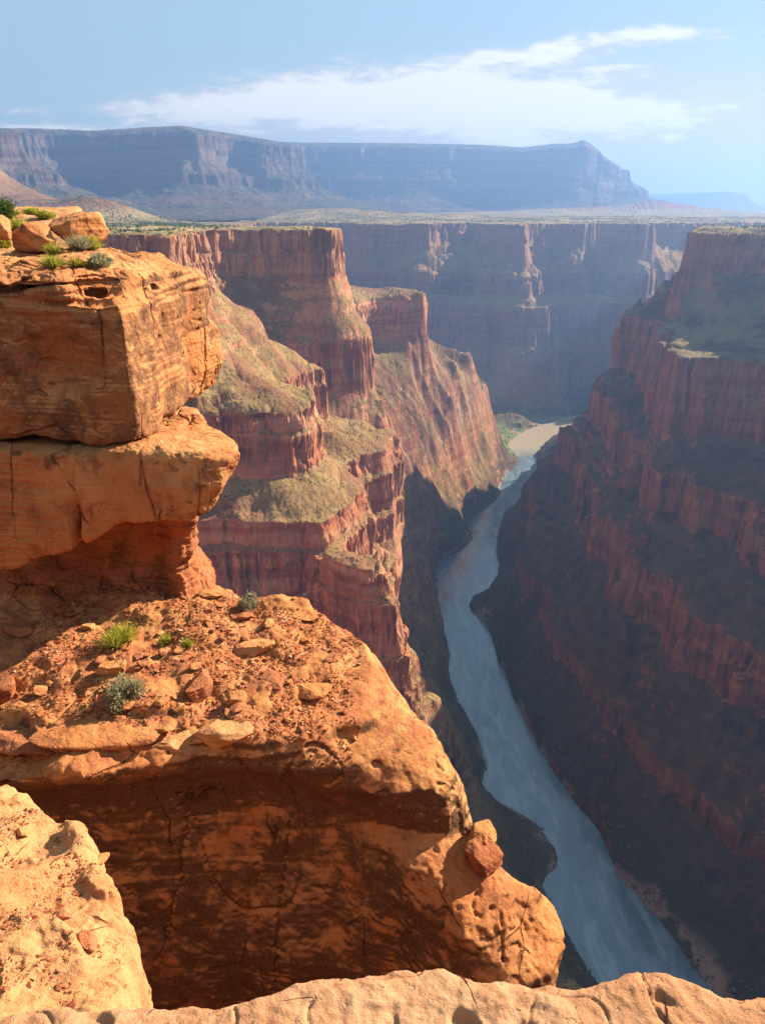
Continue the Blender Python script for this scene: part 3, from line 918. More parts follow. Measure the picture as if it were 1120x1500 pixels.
# ------------------------------------------------------------------ near rocks: stacked plan outlines -> smooth solid -> weathered mesh
def surface_nets(F, origin, cell):
    """F[z,y,x], negative inside. returns verts, quads"""
    nz, ny, nx = F.shape
    s = F < 0
    c = s[:-1, :-1, :-1].astype(np.uint8)
    tot = np.zeros((nz - 1, ny - 1, nx - 1), np.uint8)
    for a in (0, 1):
        for b in (0, 1):
            for d in (0, 1):
                tot += s[a:nz - 1 + a, b:ny - 1 + b, d:nx - 1 + d]
    act = (tot > 0) & (tot < 8)
    K, J, I = np.nonzero(act)
    idx = -np.ones(act.shape, np.int64)
    idx[K, J, I] = np.arange(len(K))
    acc = np.zeros((len(K), 3))
    cnt = np.zeros(len(K))
    corners = [(a, b, d) for a in (0, 1) for b in (0, 1) for d in (0, 1)]
    for c0 in corners:
        for ax in range(3):
            if c0[ax] == 1:
                continue
            c1 = list(c0)
            c1[ax] = 1
            v0 = F[K + c0[0], J + c0[1], I + c0[2]]
            v1 = F[K + c1[0], J + c1[1], I + c1[2]]
            m = (v0 < 0) != (v1 < 0)
            t = np.where(m, v0 / np.where(m, v0 - v1, 1), 0)
            p = np.zeros((len(K), 3))
            for q in range(3):
                p[:, q] = c0[q]
            p[:, ax] += t
            acc += np.where(m[:, None], p, 0)
            cnt += m
    acc /= cnt[:, None]
    V = np.stack([I + acc[:, 2], J + acc[:, 1], K + acc[:, 0]], 1) * cell + np.array(origin)
    quads = []
    # x edges
    for ax in range(3):
        sl0 = [slice(None)] * 3
        sl1 = [slice(None)] * 3
        sl0[ax] = slice(0, -1)
        sl1[ax] = slice(1, None)
        a = s[tuple(sl0)]
        b = s[tuple(sl1)]
        ch = a != b
        k, j, i = np.nonzero(ch)
        o = [k, j, i]
        u, w = [(1, 2), (2, 0), (0, 1)][ax]
        ok = (o[u] > 0) & (o[w] > 0) & (o[u] < F.shape[u] - 1) & (o[w] < F.shape[w] - 1)
        o = [q[ok] for q in o]
        ins = a[o[0], o[1], o[2]]

        def at(du, dw):
            q = [x.copy() for x in o]
            q[u] = q[u] - du
            q[w] = q[w] - dw
            return idx[q[0], q[1], q[2]]
        q = np.stack([at(1, 1), at(0, 1), at(0, 0), at(1, 0)], 1)
        # axis order is (z, y, x): orientation flips
        q = np.where(ins[:, None], q[:, ::-1], q)
        quads.append(q)
    Q = np.concatenate(quads)
    Q = Q[(Q >= 0).all(1)]
    return V, Q


def vnormals(V, Q):
    a = V[Q[:, 2]] - V[Q[:, 0]]
    b = V[Q[:, 3]] - V[Q[:, 1]]
    n = np.cross(a, b)
    out = np.zeros_like(V)
    for k in range(4):
        for c in range(3):
            out[:, c] += np.bincount(Q[:, k], n[:, c], len(V))
    out /= np.linalg.norm(out, axis=1)[:, None] + 1e-12
    return out


def subdiv(V, Q):
    E = np.concatenate([Q[:, [0, 1]], Q[:, [1, 2]], Q[:, [2, 3]], Q[:, [3, 0]]])
    E.sort(axis=1)
    key = E[:, 0] * len(V) + E[:, 1]
    u, first, inv = np.unique(key, return_index=True, return_inverse=True)
    mid = 0.5 * (V[E[first, 0]] + V[E[first, 1]])
    n0, n1 = len(V), len(u)
    F = len(Q)
    e = inv.reshape(4, F) + n0
    cen = V[Q].mean(1)
    c = np.arange(F) + n0 + n1
    V2 = np.concatenate([V, mid, cen])
    Q2 = np.concatenate([np.stack([Q[:, 0], e[0], c, e[3]], 1), np.stack([Q[:, 1], e[1], c, e[0]], 1),
                         np.stack([Q[:, 2], e[2], c, e[1]], 1), np.stack([Q[:, 3], e[3], c, e[2]], 1)])
    return V2, Q2


def laplace(V, Q, n=1, f=0.5):
    for _ in range(n):
        s = np.zeros_like(V)
        c = np.zeros(len(V))
        for a, b in ((0, 1), (1, 2), (2, 3), (3, 0)):
            for i, j in ((a, b), (b, a)):
                for k in range(3):
                    s[:, k] += np.bincount(Q[:, i], V[Q[:, j], k], len(V))
                c += np.bincount(Q[:, i], minlength=len(V))
        V = V + f * (s / np.maximum(c, 1)[:, None] - V)
    return V


def smax(a, b, k):
    h = np.clip(0.5 + 0.5 * (a - b) / k, 0, 1)
    return b + (a - b) * h + k * h * (1 - h)


def smin(a, b, k):
    return -smax(-a, -b, k)


class Solid:
    """a solid given on a regular grid as a signed distance (negative inside)"""

    def __init__(s, lo, hi, cell):
        s.lo = np.array(lo, float)
        s.cell = cell
        n = np.ceil((np.array(hi) - lo) / cell).astype(int) + 1
        s.x = lo[0] + cell * np.arange(n[0])
        s.y = lo[1] + cell * np.arange(n[1])
        s.z = lo[2] + cell * np.arange(n[2])
        s.XY = np.meshgrid(s.x, s.y)
        s.F = np.full((n[2], n[1], n[0]), 10.0, np.float32)

    def stack(s, levels, top, bottom, k=0.15, warp=0.0, ws=1.0, seed=0):
        """levels: [(z, outline)], top/bottom: heights or arrays over the plan"""
        X, Y = s.XY
        if warp:
            X = X + warp * noise2(X / ws, Y / ws, seed + 90)
            Y = Y + warp * noise2(X / ws + 7, Y / ws, seed + 91)
        D = [(-poly_sd(X, Y, pts)).astype(np.float32) for _, pts in levels]
        zs = [z for z, _ in levels]
        out = np.empty_like(s.F)
        for i, z in enumerate(s.z):
            if len(zs) == 1 or z >= zs[0]:
                d = D[0]
            elif z <= zs[-1]:
                d = D[-1]
            else:
                j = next(q for q in range(len(zs) - 1) if zs[q] >= z >= zs[q + 1])
                t = (zs[j] - z) / (zs[j] - zs[j + 1])
                d = D[j] * (1 - t) + D[j + 1] * t
            d = smax(d, z - top, k)
            d = smax(d, bottom - z, k)
            out[i] = d
        return out

    def noise(s, amp_scale_seed, aniso=(1, 1, 1), band=0.6):
        m = np.abs(s.F) < band
        k, j, i = np.nonzero(m)
        p = np.stack([s.x[i], s.y[j], s.z[k]], 1)
        d = 0
        for am, sc, sd_ in amp_scale_seed:
            d = d + am * noise3(p / sc * np.array(aniso), sd_)
        s.F[m] += d.astype(np.float32)

    def mesh(s, sub=1, smooth=1):
        F = s.F.copy()
        for ax in range(3):
            for e in (0, -1):
                sl = [slice(None)] * 3
                sl[ax] = e
                F[tuple(sl)] = np.maximum(F[tuple(sl)], 0.01)
        V, Q = surface_nets(F, s.lo, s.cell)
        V = laplace(V, Q, 1, 0.4)
        for _ in range(sub):
            V, Q = subdiv(V, Q)
        if smooth:
            V = laplace(V, Q, smooth, 0.5)
        return V, Q


def weather(V, Q, cracks=(), cmask=None, lam=0.010, grit=0.010, pits=0.03, scale=1.0, seed=0, strata=None, chips=0.035):
    """fine relief along the normals: bedding laminae, scabs, pits, cracks"""
    n = vnormals(V, Q)
    q = V / scale
    steep = 1 - np.abs(n[:, 2])
    d = np.zeros(len(V))
    # scabs: stepped noise gives broken sandstone facets
    f = fbm3(q / 0.9, 4, 0.5, 2.1, seed + 3)
    st = np.floor(f * 3.0) + sstep(0.55, 1.0, (f * 3.0) % 1.0)
    d += chips * st * 0.5 * (1 if cmask is None else cmask(V))
    d += grit * fbm3(q / 0.16, 3, 0.55, 2.1, seed + 5)
    # bedding
    zz = V[:, 2] + 0.06 * noise3(V / 1.5, seed + 8) + 0.10 * V[:, 0] * 0.3
    bed = noise3(np.stack([V[:, 0] / 2.5, V[:, 1] / 2.5, zz / 0.055], 1), seed + 9)
    d += lam * np.clip(bed * 2, -1, 1) * steep * (0.3 + sstep(-0.2, 0.3, noise3(V / 1.1, seed + 10)))
    if strata is not None:
        z0, z1, amp = strata
        w = sstep(z0, z0 + 0.12, V[:, 2]) * sstep(z1, z1 - 0.12, V[:, 2])
        b2 = noise3(np.stack([V[:, 0] / 1.6, V[:, 1] / 1.6, zz / 0.14], 1), seed + 11)
        d += amp * np.clip(b2 * 3, -1, 1) * w
    # weathering pits
    pn = noise3(V * np.array([1, 1, 1.6]) / 0.16, seed + 12)
    pm = sstep(0.0, 0.35, noise3(V / 0.9, seed + 13))
    d -= pits * sstep(0.32, 0.62, pn) * pm
    # joints
    cn = noise3(q * np.array([1, 1, 0.45]) / 1.5, seed + 14)
    d -= 0.05 * sstep(0.025, 0.0, np.abs(cn)) * sstep(-0.1, 0.2, noise3(V / 2.2, seed + 15))
    for fn, w, dep in cracks:
        d -= dep * sstep(w, w * 0.2, fn(V))
    V = V + n * d[:, None]
    return V


def crack(pts, lim=None, wob=0.05):
    """crack through the rock that shows as a line through the given 3-D points on its face"""
    pts = np.array(pts, float)

    def fn(V):
        z = V[:, 2]
        o = np.argsort(pts[:, 2])
        xx = np.interp(z, pts[o, 2], pts[o, 0]) + wob * noise3(V / 0.3, 97) + wob * 0.5 * noise3(V / 0.1, 98)
        yy = np.interp(z, pts[o, 2], pts[o, 1])
        dd = np.abs(V[:, 0] - xx)
        dd = dd + 9 * ((z > pts[:, 2].max()) | (z < pts[:, 2].min())) + 9 * (np.abs(V[:, 1] - yy) > 0.9)
        return dd
    return fn


def rock_object(name, V, Q, mat, label, cat, group=None, kind=None, smooth=False):
    me = mesh_from(name, V, Q, mat, smooth=smooth)
    o = link(bpy.data.objects.new(name, me))
    tag(o, label, cat, group, kind)
    return o


def mat_sandstone(name, light, mid, dark, varnish, var_lo=0.42, var_hi=0.62, dust=None, scale=1.0, patch=1.0, bump=1.0, under=0.0):
    s = NT(name)
    pos = s.pos()
    geo = s.n('ShaderNodeNewGeometry')
    nz = s.n('ShaderNodeSeparateXYZ')
    s.l(geo.outputs['Normal'], nz.inputs[0])
    big = s.noise(pos, 0.55 / scale, 5, 0.6, 0.3)
    med = s.noise(pos, 2.2 / scale, 6, 0.62, 0.4)
    fine = s.noise(pos, 14.0 / scale, 6, 0.68)
    grain = s.noise(pos, 90.0 / scale, 3, 0.7)
    lamv = s.scalev(pos, (0.5, 0.5, 22.0))
    lam = s.noise(lamv, 1.0 / scale, 4, 0.6, 0.4)
    streak = s.noise(s.scalev(pos, (6.0, 6.0, 0.5)), 1.0 / scale, 4, 0.6)
    col = s.mix(s.rng(big, 0.35, 0.62), mid, light)
    col = s.mix(s.rng(med, 0.42, 0.68, 0, 0.8), col, dark)
    col = s.mix(s.rng(lam, 0.5, 0.7, 0, 0.28), col, dark)
    col = s.mix(s.rng(fine, 0.52, 0.72, 0, 0.55), col, light)
    col = s.mix(s.rng(fine, 0.30, 0.40, 0.4, 0), col, dark)
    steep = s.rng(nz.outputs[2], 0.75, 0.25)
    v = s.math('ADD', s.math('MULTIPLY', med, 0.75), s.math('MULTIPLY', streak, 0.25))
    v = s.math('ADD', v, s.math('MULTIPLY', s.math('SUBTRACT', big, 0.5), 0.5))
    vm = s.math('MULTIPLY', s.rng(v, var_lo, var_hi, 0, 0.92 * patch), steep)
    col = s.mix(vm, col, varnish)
    if under:  # overhung faces: varnish colour spread wider, putting shade into the base colour
        varnish_shade = s.math('MULTIPLY', s.rng(nz.outputs[2], 0.42, 0.05), s.rng(big, 0.30, 0.50, under * 0.6, under))
        col = s.mix(varnish_shade, col, (varnish[0] * 1.35, varnish[1] * 1.2, varnish[2] * 1.0))
    if dust:
        dm = s.math('MULTIPLY', s.rng(nz.outputs[2], 0.72, 0.92), s.rng(med, 0.40, 0.56))
        col = s.mix(s.math('MULTIPLY', dm, 0.85), col, dust)
    col = s.mix(s.rng(grain, 0.35, 0.7, 0.0, 0.25), col, (0.75, 0.45, 0.25))
    # hairline joints
    wv = s.n('ShaderNodeVectorMath', operation='ADD')
    s.l(pos, wv.inputs[0])
    nv = s.n('ShaderNodeTexNoise')
    s.l(pos, nv.inputs['Vector'])
    nv.inputs['Scale'].default_value = 1.4 / scale
    nv.inputs['Detail'].default_value = 5
    sc_ = s.n('ShaderNodeVectorMath', operation='SCALE')
    s.l(nv.outputs['Color'], sc_.inputs[0])
    sc_.inputs['Scale'].default_value = 0.20 * scale
    s.l(sc_.outputs[0], wv.inputs[1])
    vo = s.n('ShaderNodeTexVoronoi', feature='DISTANCE_TO_EDGE')
    s.l(s.scalev(wv.outputs[0], (1, 1, 0.55)), vo.inputs['Vector'])
    vo.inputs['Scale'].default_value = 0.75 / scale
    joint = s.math('MULTIPLY', s.rng(vo.outputs['Distance'], s.rng(med, 0.4, 0.6, 0.006, 0.018), 0.001), s.rng(s.noise(pos, 0.8 / scale, 2, 0.5), 0.54, 0.62))
    col = s.mix(s.math('MULTIPLY', joint, 0.65), col, (varnish[0] * 0.8, varnish[1] * 0.8, varnish[2] * 0.8))
    h = s.math('ADD', s.math('MULTIPLY', fine, 1.0), s.math('MULTIPLY', grain, 0.18))
    h = s.math('SUBTRACT', h, s.math('MULTIPLY', joint, 1.5))
    h = s.math('ADD', h, s.math('MULTIPLY', lam, 0.5))
    h = s.math('ADD', h, s.math('MULTIPLY', s.rng(s.noise(pos, 7.0 / scale, 4, 0.6), 0.60, 0.68), -0.8))
    nrm = s.bump(h, 0.75 * bump, 0.05 * scale)
    return s.finish(col, 0.93, nrm, 0.12)
M_ORANGE = mat_sandstone('orange_sandstone', (0.46, 0.205, 0.070), (0.39, 0.125, 0.030), (0.25, 0.062, 0.015), (0.075, 0.020, 0.008), 0.52, 0.68)
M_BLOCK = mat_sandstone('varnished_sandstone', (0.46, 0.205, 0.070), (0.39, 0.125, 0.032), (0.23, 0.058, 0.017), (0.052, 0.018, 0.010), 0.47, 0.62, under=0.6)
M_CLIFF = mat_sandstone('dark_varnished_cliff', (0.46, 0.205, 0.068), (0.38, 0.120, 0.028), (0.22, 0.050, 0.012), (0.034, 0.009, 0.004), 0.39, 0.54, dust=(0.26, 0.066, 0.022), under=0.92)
M_PALE = mat_sandstone('pale_sandstone', (0.42, 0.215, 0.088), (0.37, 0.145, 0.048), (0.29, 0.095, 0.030), (0.15, 0.05, 0.02), 0.55, 0.75)
M_LIP = mat_sandstone('rim_sandstone', (0.38, 0.20, 0.105), (0.34, 0.145, 0.066), (0.28, 0.11, 0.050), (0.17, 0.06, 0.03), 0.5, 0.7, scale=0.22)
M_RED = mat_sandstone('red_sandstone', (0.33, 0.105, 0.038), (0.28, 0.066, 0.020), (0.18, 0.040, 0.012), (0.07, 0.018, 0.009), 0.48, 0.64)
SURF = {}
QL = 1.0


def build_block():
    S = Solid((-7.6, 10.2, -3.6), (-2.7, 16.6, -0.4), 0.04 / QL)
    X, Y = S.XY
    base = [(-7.4, 10.95), (-5.6, 10.85), (-4.4, 10.75), (-3.72, 10.85), (-3.62, 11.3), (-3.62, 12.2), (-3.60, 13.2), (-3.50, 14.2), (-3.48, 15.0), (-3.7, 15.6), (-4.6, 16.2), (-7.4, 16.4)]
    low = [(x + (0.0), y + 0.02) for x, y in base]
    topo = [(-7.4, 10.9), (-5.6, 10.75), (-4.3, 10.75), (-4.0, 10.95), (-3.86, 11.6), (-3.75, 12.4), (-3.62, 13.2), (-3.55, 14.0), (-3.6, 14.9), (-4.0, 15.5), (-4.8, 16.1), (-7.4, 16.3)]
    top = -0.80 - 0.25 * sstep(-4.6, -3.4, X) - 0.04 * noise2(X / 0.6, Y / 0.6, 3) + 0.10 * sstep(11.5, 10.7, Y) * -1
    d = S.stack([(-0.9, topo), (-1.3, base), (-2.4, base), (-3.3, low)], top, -3.33, 0.16, 0.08, 0.8, 1)
    S.F = d
    # scoop out of the shaded front
    k, j, i = np.nonzero(np.abs(S.F) < 0.7)
    p = np.stack([S.x[i], S.y[j], S.z[k]], 1)
    e = np.sqrt(((p[:, 0] + 4.75) / 0.75) ** 2 + ((p[:, 1] - 10.7) / 0.28) ** 2 + ((p[:, 2] + 2.15) / 0.5) ** 2)
    f = S.F[k, j, i]
    f = smax(f, -(e - 1) * 0.28, 0.06)
    # thin beds split off under the top edge
    zg = p[:, 2] + 0.03 * noise3(p / 0.6, 5) - 0.03 * (p[:, 0] + 5)
    for zc, dep, th in ((-1.02, 0.20, 0.022), (-1.22, 0.35, 0.03), (-1.12, 0.14, 0.018)):
        gate = sstep(-0.1, 0.15, noise3(np.stack([p[:, 0] / 0.8, p[:, 1] / 0.8, np.full(len(p), zc * 9)], 1), 6)) * (p[:, 1] < 12.6)
        slot = np.maximum(np.abs(zg - zc) - th, -(f + dep * gate))
        f = np.where(gate > 0.05, np.maximum(f, -slot), f)
    S.F[k, j, i] = f
    S.noise([(0.10, 1.3, 11), (0.05, 0.5, 12), (0.022, 0.22, 13)])
    V, Q = S.mesh(1)
    V = weather(V, Q, cmask=lambda v: 1 - 0.6 * sstep(-4.1, -3.8, v[:, 0]), seed=20, lam=0.008, chips=0.05, pits=0.05, strata=(-1.45, -0.8, 0.035))
    SURF['block'] = (V, Q)
    rock_object('sandstone_block', V, Q, M_BLOCK, 'massive sandstone block with shaded front and orange right side, topmost of the overhanging stack', 'rock block')


def build_wedge():
    S = Solid((-4.9, 12.6, -3.6), (-3.0, 15.8, -1.9), 0.035 / QL)
    o = [(-4.7, 13.2), (-3.95, 13.15), (-3.6, 13.9), (-3.35, 14.5), (-3.28, 15.1), (-3.6, 15.6), (-4.7, 15.6)]
    o2 = [(-4.7, 13.4), (-4.0, 13.35), (-3.7, 13.9), (-3.5, 14.5), (-3.42, 15.1), (-3.7, 15.5), (-4.7, 15.6)]
    S.F = S.stack([(-2.2, o), (-2.9, o), (-3.45, o2)], -2.1, -3.48, 0.14)
    S.noise([(0.06, 0.9, 15), (0.03, 0.35, 16)])
    V, Q = S.mesh(1)
    V = weather(V, Q, seed=22, lam=0.006, chips=0.04, pits=0.03)
    rock_object('sandstone_wedge', V, Q, M_ORANGE, 'small orange sandstone wedge hanging under the rear right corner of the big block', 'rock')


def build_slabs():
    # right-hand slab that juts out
    S = Solid((-4.9, 9.9, -5.15), (-1.85, 14.0, -3.1), 0.035 / QL)
    X, Y = S.XY
    o1 = [(-4.66, 10.62), (-3.5, 10.55), (-2.75, 10.5), (-2.3, 10.6), (-2.08, 10.85), (-2.25, 11.3), (-2.7, 11.9), (-3.1, 12.6), (-3.4, 13.3), (-4.6, 13.6)]
    o2 = [(-4.70, 10.5), (-3.5, 10.42), (-2.8, 10.4), (-2.45, 10.55), (-2.32, 10.85), (-2.5, 11.3), (-2.9, 11.8), (-3.2, 12.4), (-3.6, 13.2), (-4.6, 13.6)]
    o3 = [(-4.72, 10.5), (-3.7, 10.42), (-3.0, 10.5), (-2.75, 10.75), (-2.8, 11.1), (-3.1, 11.6), (-3.4, 12.4), (-3.8, 13.2), (-4.7, 13.5)]
    top = -3.36 + 0.02 * noise2(X / 0.4, Y / 0.4, 4) - 0.10 * sstep(-2.8, -2.1, X)
    bot = -4.9 + 0.42 * sstep(-4.7, -3.9, X) + 0.16 * sstep(-3.3, -2.2, X) + 0.25 * sstep(10.8, 12.5, Y)
    S.F = S.stack([(-3.4, o1), (-3.9, o2), (-4.6, o3)], top, bot, 0.12, 0.05, 0.7, 3)
    S.noise([(0.05, 0.9, 25), (0.02, 0.3, 26)])
    V, Q = S.mesh(1)
    V = weather(V, Q, seed=30, lam=0.006, chips=0.025, pits=0.055, cracks=[(crack([(-3.62, 10.5, -3.5), (-3.65, 10.5, -3.85)], wob=.02), 0.02, 0.05), (crack([(-3.38, 10.5, -4.25), (-3.46, 10.5, -4.6)], wob=.03), 0.02, 0.06)])
    rock_object('sandstone_slab', V, Q, M_ORANGE, 'thick sandstone slab jutting out to a blunt nose below the big block, right of the open crack', 'rock slab')
    # left part beyond the open crack
    S = Solid((-7.6, 9.9, -5.6), (-4.4, 13.8, -3.1), 0.035 / QL)
    X, Y = S.XY
    o1 = [(-7.4, 10.7), (-5.2, 10.62), (-4.58, 10.6), (-4.56, 11.2), (-4.7, 13.5), (-7.4, 13.5)]
    o2 = [(-7.4, 10.6), (-5.2, 10.5), (-4.84, 10.5), (-4.8, 11.2), (-4.9, 13.5), (-7.4, 13.5)]
    bot = -5.35 + 0.38 * sstep(-6.0, -4.7, X) + 0.2 * sstep(10.9, 12.5, Y)
    S.F = S.stack([(-3.4, o1), (-4.0, o1), (-4.9, o2)], -3.38 + 0 * X, bot, 0.10, 0.05, 0.6, 5)
    S.noise([(0.05, 0.9, 35), (0.02, 0.3, 36)])
    V, Q = S.mesh(1)
    V = weather(V, Q, seed=33, lam=0.012, chips=0.03, pits=0.03)
    rock_object('sandstone_slab', V, Q, M_ORANGE, 'shaded sandstone slab at the left edge, left of the open crack below the big block', 'rock slab')


def build_recess():
    S = Solid((-7.8, 10.8, -7.6), (-2.3, 15.5, -4.2), 0.04 / QL)
    X, Y = S.XY
    o1 = [(-7.6, 11.9), (-5.6, 12.0), (-4.6, 12.1), (-4.0, 11.9), (-3.6, 11.55), (-3.3, 11.6), (-3.22, 12.0), (-3.5, 12.6), (-3.8, 13.4), (-4.5, 15.2), (-7.6, 15.2)]
    o2 = [(-7.6, 12.0), (-5.4, 12.25), (-4.5, 12.2), (-4.0, 12.0), (-3.7, 11.95), (-3.45, 12.1), (-3.5, 12.5), (-3.7, 13.0), (-3.9, 13.6), (-4.5, 15.2), (-7.6, 15.2)]
    o3 = [(-7.6, 11.3), (-5.4, 11.6), (-4.2, 11.8), (-3.5, 11.7), (-3.15, 12.0), (-3.1, 12.4), (-3.5, 13.4), (-4.5, 15.2), (-7.6, 15.2)]
    S.F = S.stack([(-4.9, o1), (-5.35, o2), (-6.0, o2), (-6.7, o3)], -4.45 + 0 * X, -7.5, 0.12, 0.1, 0.6, 7)
    S.noise([(0.14, 0.9, 45), (0.08, 0.4, 46), (0.035, 0.18, 47)])
    V, Q = S.mesh(1)
    V = weather(V, Q, seed=40, lam=0.02, chips=0.06, pits=0.03)
    rock_object('recessed_rock', V, Q, M_RED, 'deep red undercut rock in shadow beneath the jutting slab, with lit lumpy end', 'rock')


def ledge_top(X, Y):
    z = -6.56 - 0.10 * (12.4 - Y) - 0.28 * sstep(-2.2, 0.2, X) - 0.75 * np.clip(Y - 12.0, 0, 9) * sstep(-3.6, -3.0, X) - 0.10 * sstep(9.3, 8.4, Y)
    z = z + 0.30 * sstep(-3.4, -5.5, X) * sstep(10.5, 12.5, Y)
    z = z - 0.35 * sstep(-4.0, -5.6, X) * sstep(10.2, 8.0, Y)
    return z + 0.07 * noise2(X / 0.9, Y / 0.9, 14) + 0.03 * noise2(X / 0.3, Y / 0.3, 15)


def build_cliff():
    S = Solid((-7.0, 6.4, -14.0), (3.3, 14.4, -5.9), 0.055 / QL)
    X, Y = S.XY
    # right-hand outline of the head, from its skyline; each level also turns away behind its outermost point
    sil = [(800, 240), (858, 330), (870, 420), (905, 500), (945, 558), (985, 583), (1010, 590), (1080, 640), (1150, 678), (1195, 684), (1215, 700), (1280, 748), (1320, 812), (1370, 840), (1440, 850), (1600, 868)]

    def lim(Yv, z, m):
        dep = Yv * math.cos(PITCH) - z * math.sin(PITCH)
        py = 750 - F_PX * (Yv * math.sin(PITCH) + z * math.cos(PITCH)) / dep
        px = np.interp(py, [a for a, _ in sil], [b for _, b in sil])
        return (px - 560) / F_PX * dep - m
    L = []
    #      z      margin  tangent Y   front outline from the right corner to the left
    for z, m, Yt, front in (
            (-6.8, 0.02, 10.8, [(-0.45, 9.6), (-1.1, 9.2), (-2.0, 8.9), (-3.0, 8.6), (-4.2, 8.25), (-8, 7.9)]),
            (-7.15, 0.02, 10.2, [(-0.1, 9.3), (-1.0, 8.9), (-2.2, 8.5), (-3.0, 8.3), (-4.2, 8.05), (-8, 7.7)]),
            (-7.6, 0.02, 9.6, [(0.45, 9.0), (-0.4, 8.6), (-1.2, 8.45), (-2.2, 8.45), (-3.0, 8.45), (-4.2, 8.35), (-8, 8.0)]),
            (-8.0, 0.02, 9.1, [(0.85, 8.65), (0.2, 8.45), (-0.6, 8.6), (-1.4, 8.75), (-2.2, 8.85), (-4.2, 8.75), (-8, 8.3)]),
            (-8.45, 0.02, 8.9, [(1.10, 8.5), (0.5, 8.5), (-0.2, 8.75), (-1.4, 8.95), (-2.2, 8.95), (-4.2, 8.85), (-8, 8.4)]),
            (-8.8, 0.03, 8.9, [(1.05, 8.5), (0.55, 8.55), (0.1, 8.75), (-0.6, 8.95), (-2.2, 8.95), (-4.2, 8.8), (-8, 8.4)]),
            (-9.05, 0.02, 8.7, [(1.3, 8.2), (0.85, 7.95), (0.35, 8.15), (-0.1, 8.6), (-0.8, 8.9), (-2.2, 8.9), (-4.2, 8.7), (-8, 8.3)]),
            (-9.6, 0.02, 8.2, [(1.9, 7.7), (1.2, 7.4), (0.5, 7.8), (-0.1, 8.4), (-0.8, 8.75), (-2.2, 8.75), (-4.2, 8.6), (-8, 8.2)]),
            (-10.2, 0.02, 7.8, [(2.45, 7.3), (1.8, 6.95), (0.9, 7.35), (0.2, 8.1), (-0.8, 8.5), (-2.2, 8.55), (-4.2, 8.4), (-8, 8.1)]),
            (-11.2, 0.3, 7.6, [(2.5, 7.1), (1.9, 6.8), (0.9, 7.2), (0.0, 7.9), (-0.8, 8.2), (-2.2, 8.3), (-4.2, 8.2), (-8, 7.9)]),
            (-13.5, 0.6, 7.6, [(2.5, 7.0), (1.9, 6.7), (0.9, 7.0), (0.0, 7.6), (-0.8, 8.0), (-2.2, 8.1), (-4.2, 8.0), (-8, 7.7)])):
        edge = []
        for Yv in (13.6, 12.8, 12.0, 11.2, 10.6, 10.0, 9.4, 8.8, 8.2, 7.7):
            if Yv < front[0][1] + 0.15:
                continue
            edge.append((lim(Yv, z, m) - 0.10 * max(0, abs(Yv - Yt) - 0.3) ** 1.3, Yv))
        L.append((z, [(-8, 15), (edge[0][0] - 1.5, 14.6)] + edge + front))
    S.F = S.stack(L, ledge_top(X, Y), -15.0, 0.16 + 0.40 * sstep(-1.6, 0.2, X), 0.08, 1.3, 9)
    S.noise([(0.12, 1.9, 55), (0.06, 0.7, 56), (0.03, 0.28, 57)], band=0.8)
    k, j, i = np.nonzero(np.abs(S.F) < 0.7)
    V, Q = S.mesh(1)
    V = weather(V, Q, cmask=lambda v: (1 - 0.75 * sstep(-1.3, -0.2, v[:, 0]) * sstep(-8.2, -7.6, v[:, 2])) * (1 - 0.45 * sstep(-7.4, -8.0, v[:, 2]) * sstep(0.3, -0.5, v[:, 0])), seed=50, lam=0.006, chips=0.055, pits=0.04, strata=(-7.45, -6.75, 0.06),
                cracks=[(crack([PY(270, 1180, 8.5), PY(262, 1280, 8.6), PY(245, 1370, 8.5), PY(240, 1385, 8.5)], wob=.09), 0.022, 0.06),
                        (crack([PY(425, 1215, 8.6), PY(412, 1300, 8.5), PY(405, 1370, 8.4), PY(398, 1440, 8.3)], wob=.08), 0.022, 0.06),
                        (crack([PY(650, 1290, 8.0), PY(643, 1370, 7.6)], wob=.05), 0.02, 0.05),
                        (crack([PY(742, 1390, 7.2), PY(741, 1435, 7.1)], wob=.04), 0.02, 0.05)])
    SURF['cliff'] = (V, Q)
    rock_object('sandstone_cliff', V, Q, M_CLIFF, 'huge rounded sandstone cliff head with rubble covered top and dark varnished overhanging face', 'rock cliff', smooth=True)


def build_knob():
    S = Solid((-8.0, 2.0, -9.0), (-1.7, 7.4, -4.9), 0.04 / QL)
    X, Y = S.XY
    a = [(-7.8, 7.1), (-4.6, 6.9), (-3.75, 6.45), (-3.3, 5.95), (-2.85, 5.5), (-2.5, 5.0), (-2.25, 4.4), (-2.1, 3.6), (-2.3, 2.6), (-7.8, 2.3)]
    b = [(x + (0.16 if x > -5 else 0), y + 0.05) for x, y in a]
    top = -5.82 - 0.05 * (X + 4) - 0.27 * (Y - 5) + 0.08 * noise2(X / 0.7, Y / 0.7, 24) - 0.16 * sstep(-0.05, 0.12, noise2(X / 0.9 + 0.5, Y / 0.9, 25))
    S.F = S.stack([(-5.6, a), (-6.1, b), (-8.5, b)], top, -8.9, 0.20, 0.08, 0.7, 11)
    S.noise([(0.08, 1.1, 65), (0.04, 0.45, 66), (0.02, 0.2, 67)])
    V, Q = S.mesh(1)
    V = weather(V, Q, seed=60, lam=0.012, chips=0.05, pits=0.025)
    SURF['outcrop'] = (V, Q)
    rock_object('sandstone_outcrop', V, Q, M_PALE, 'pale sunlit sandstone knob rising at the lower left, sharp against the dark cliff face', 'rock')


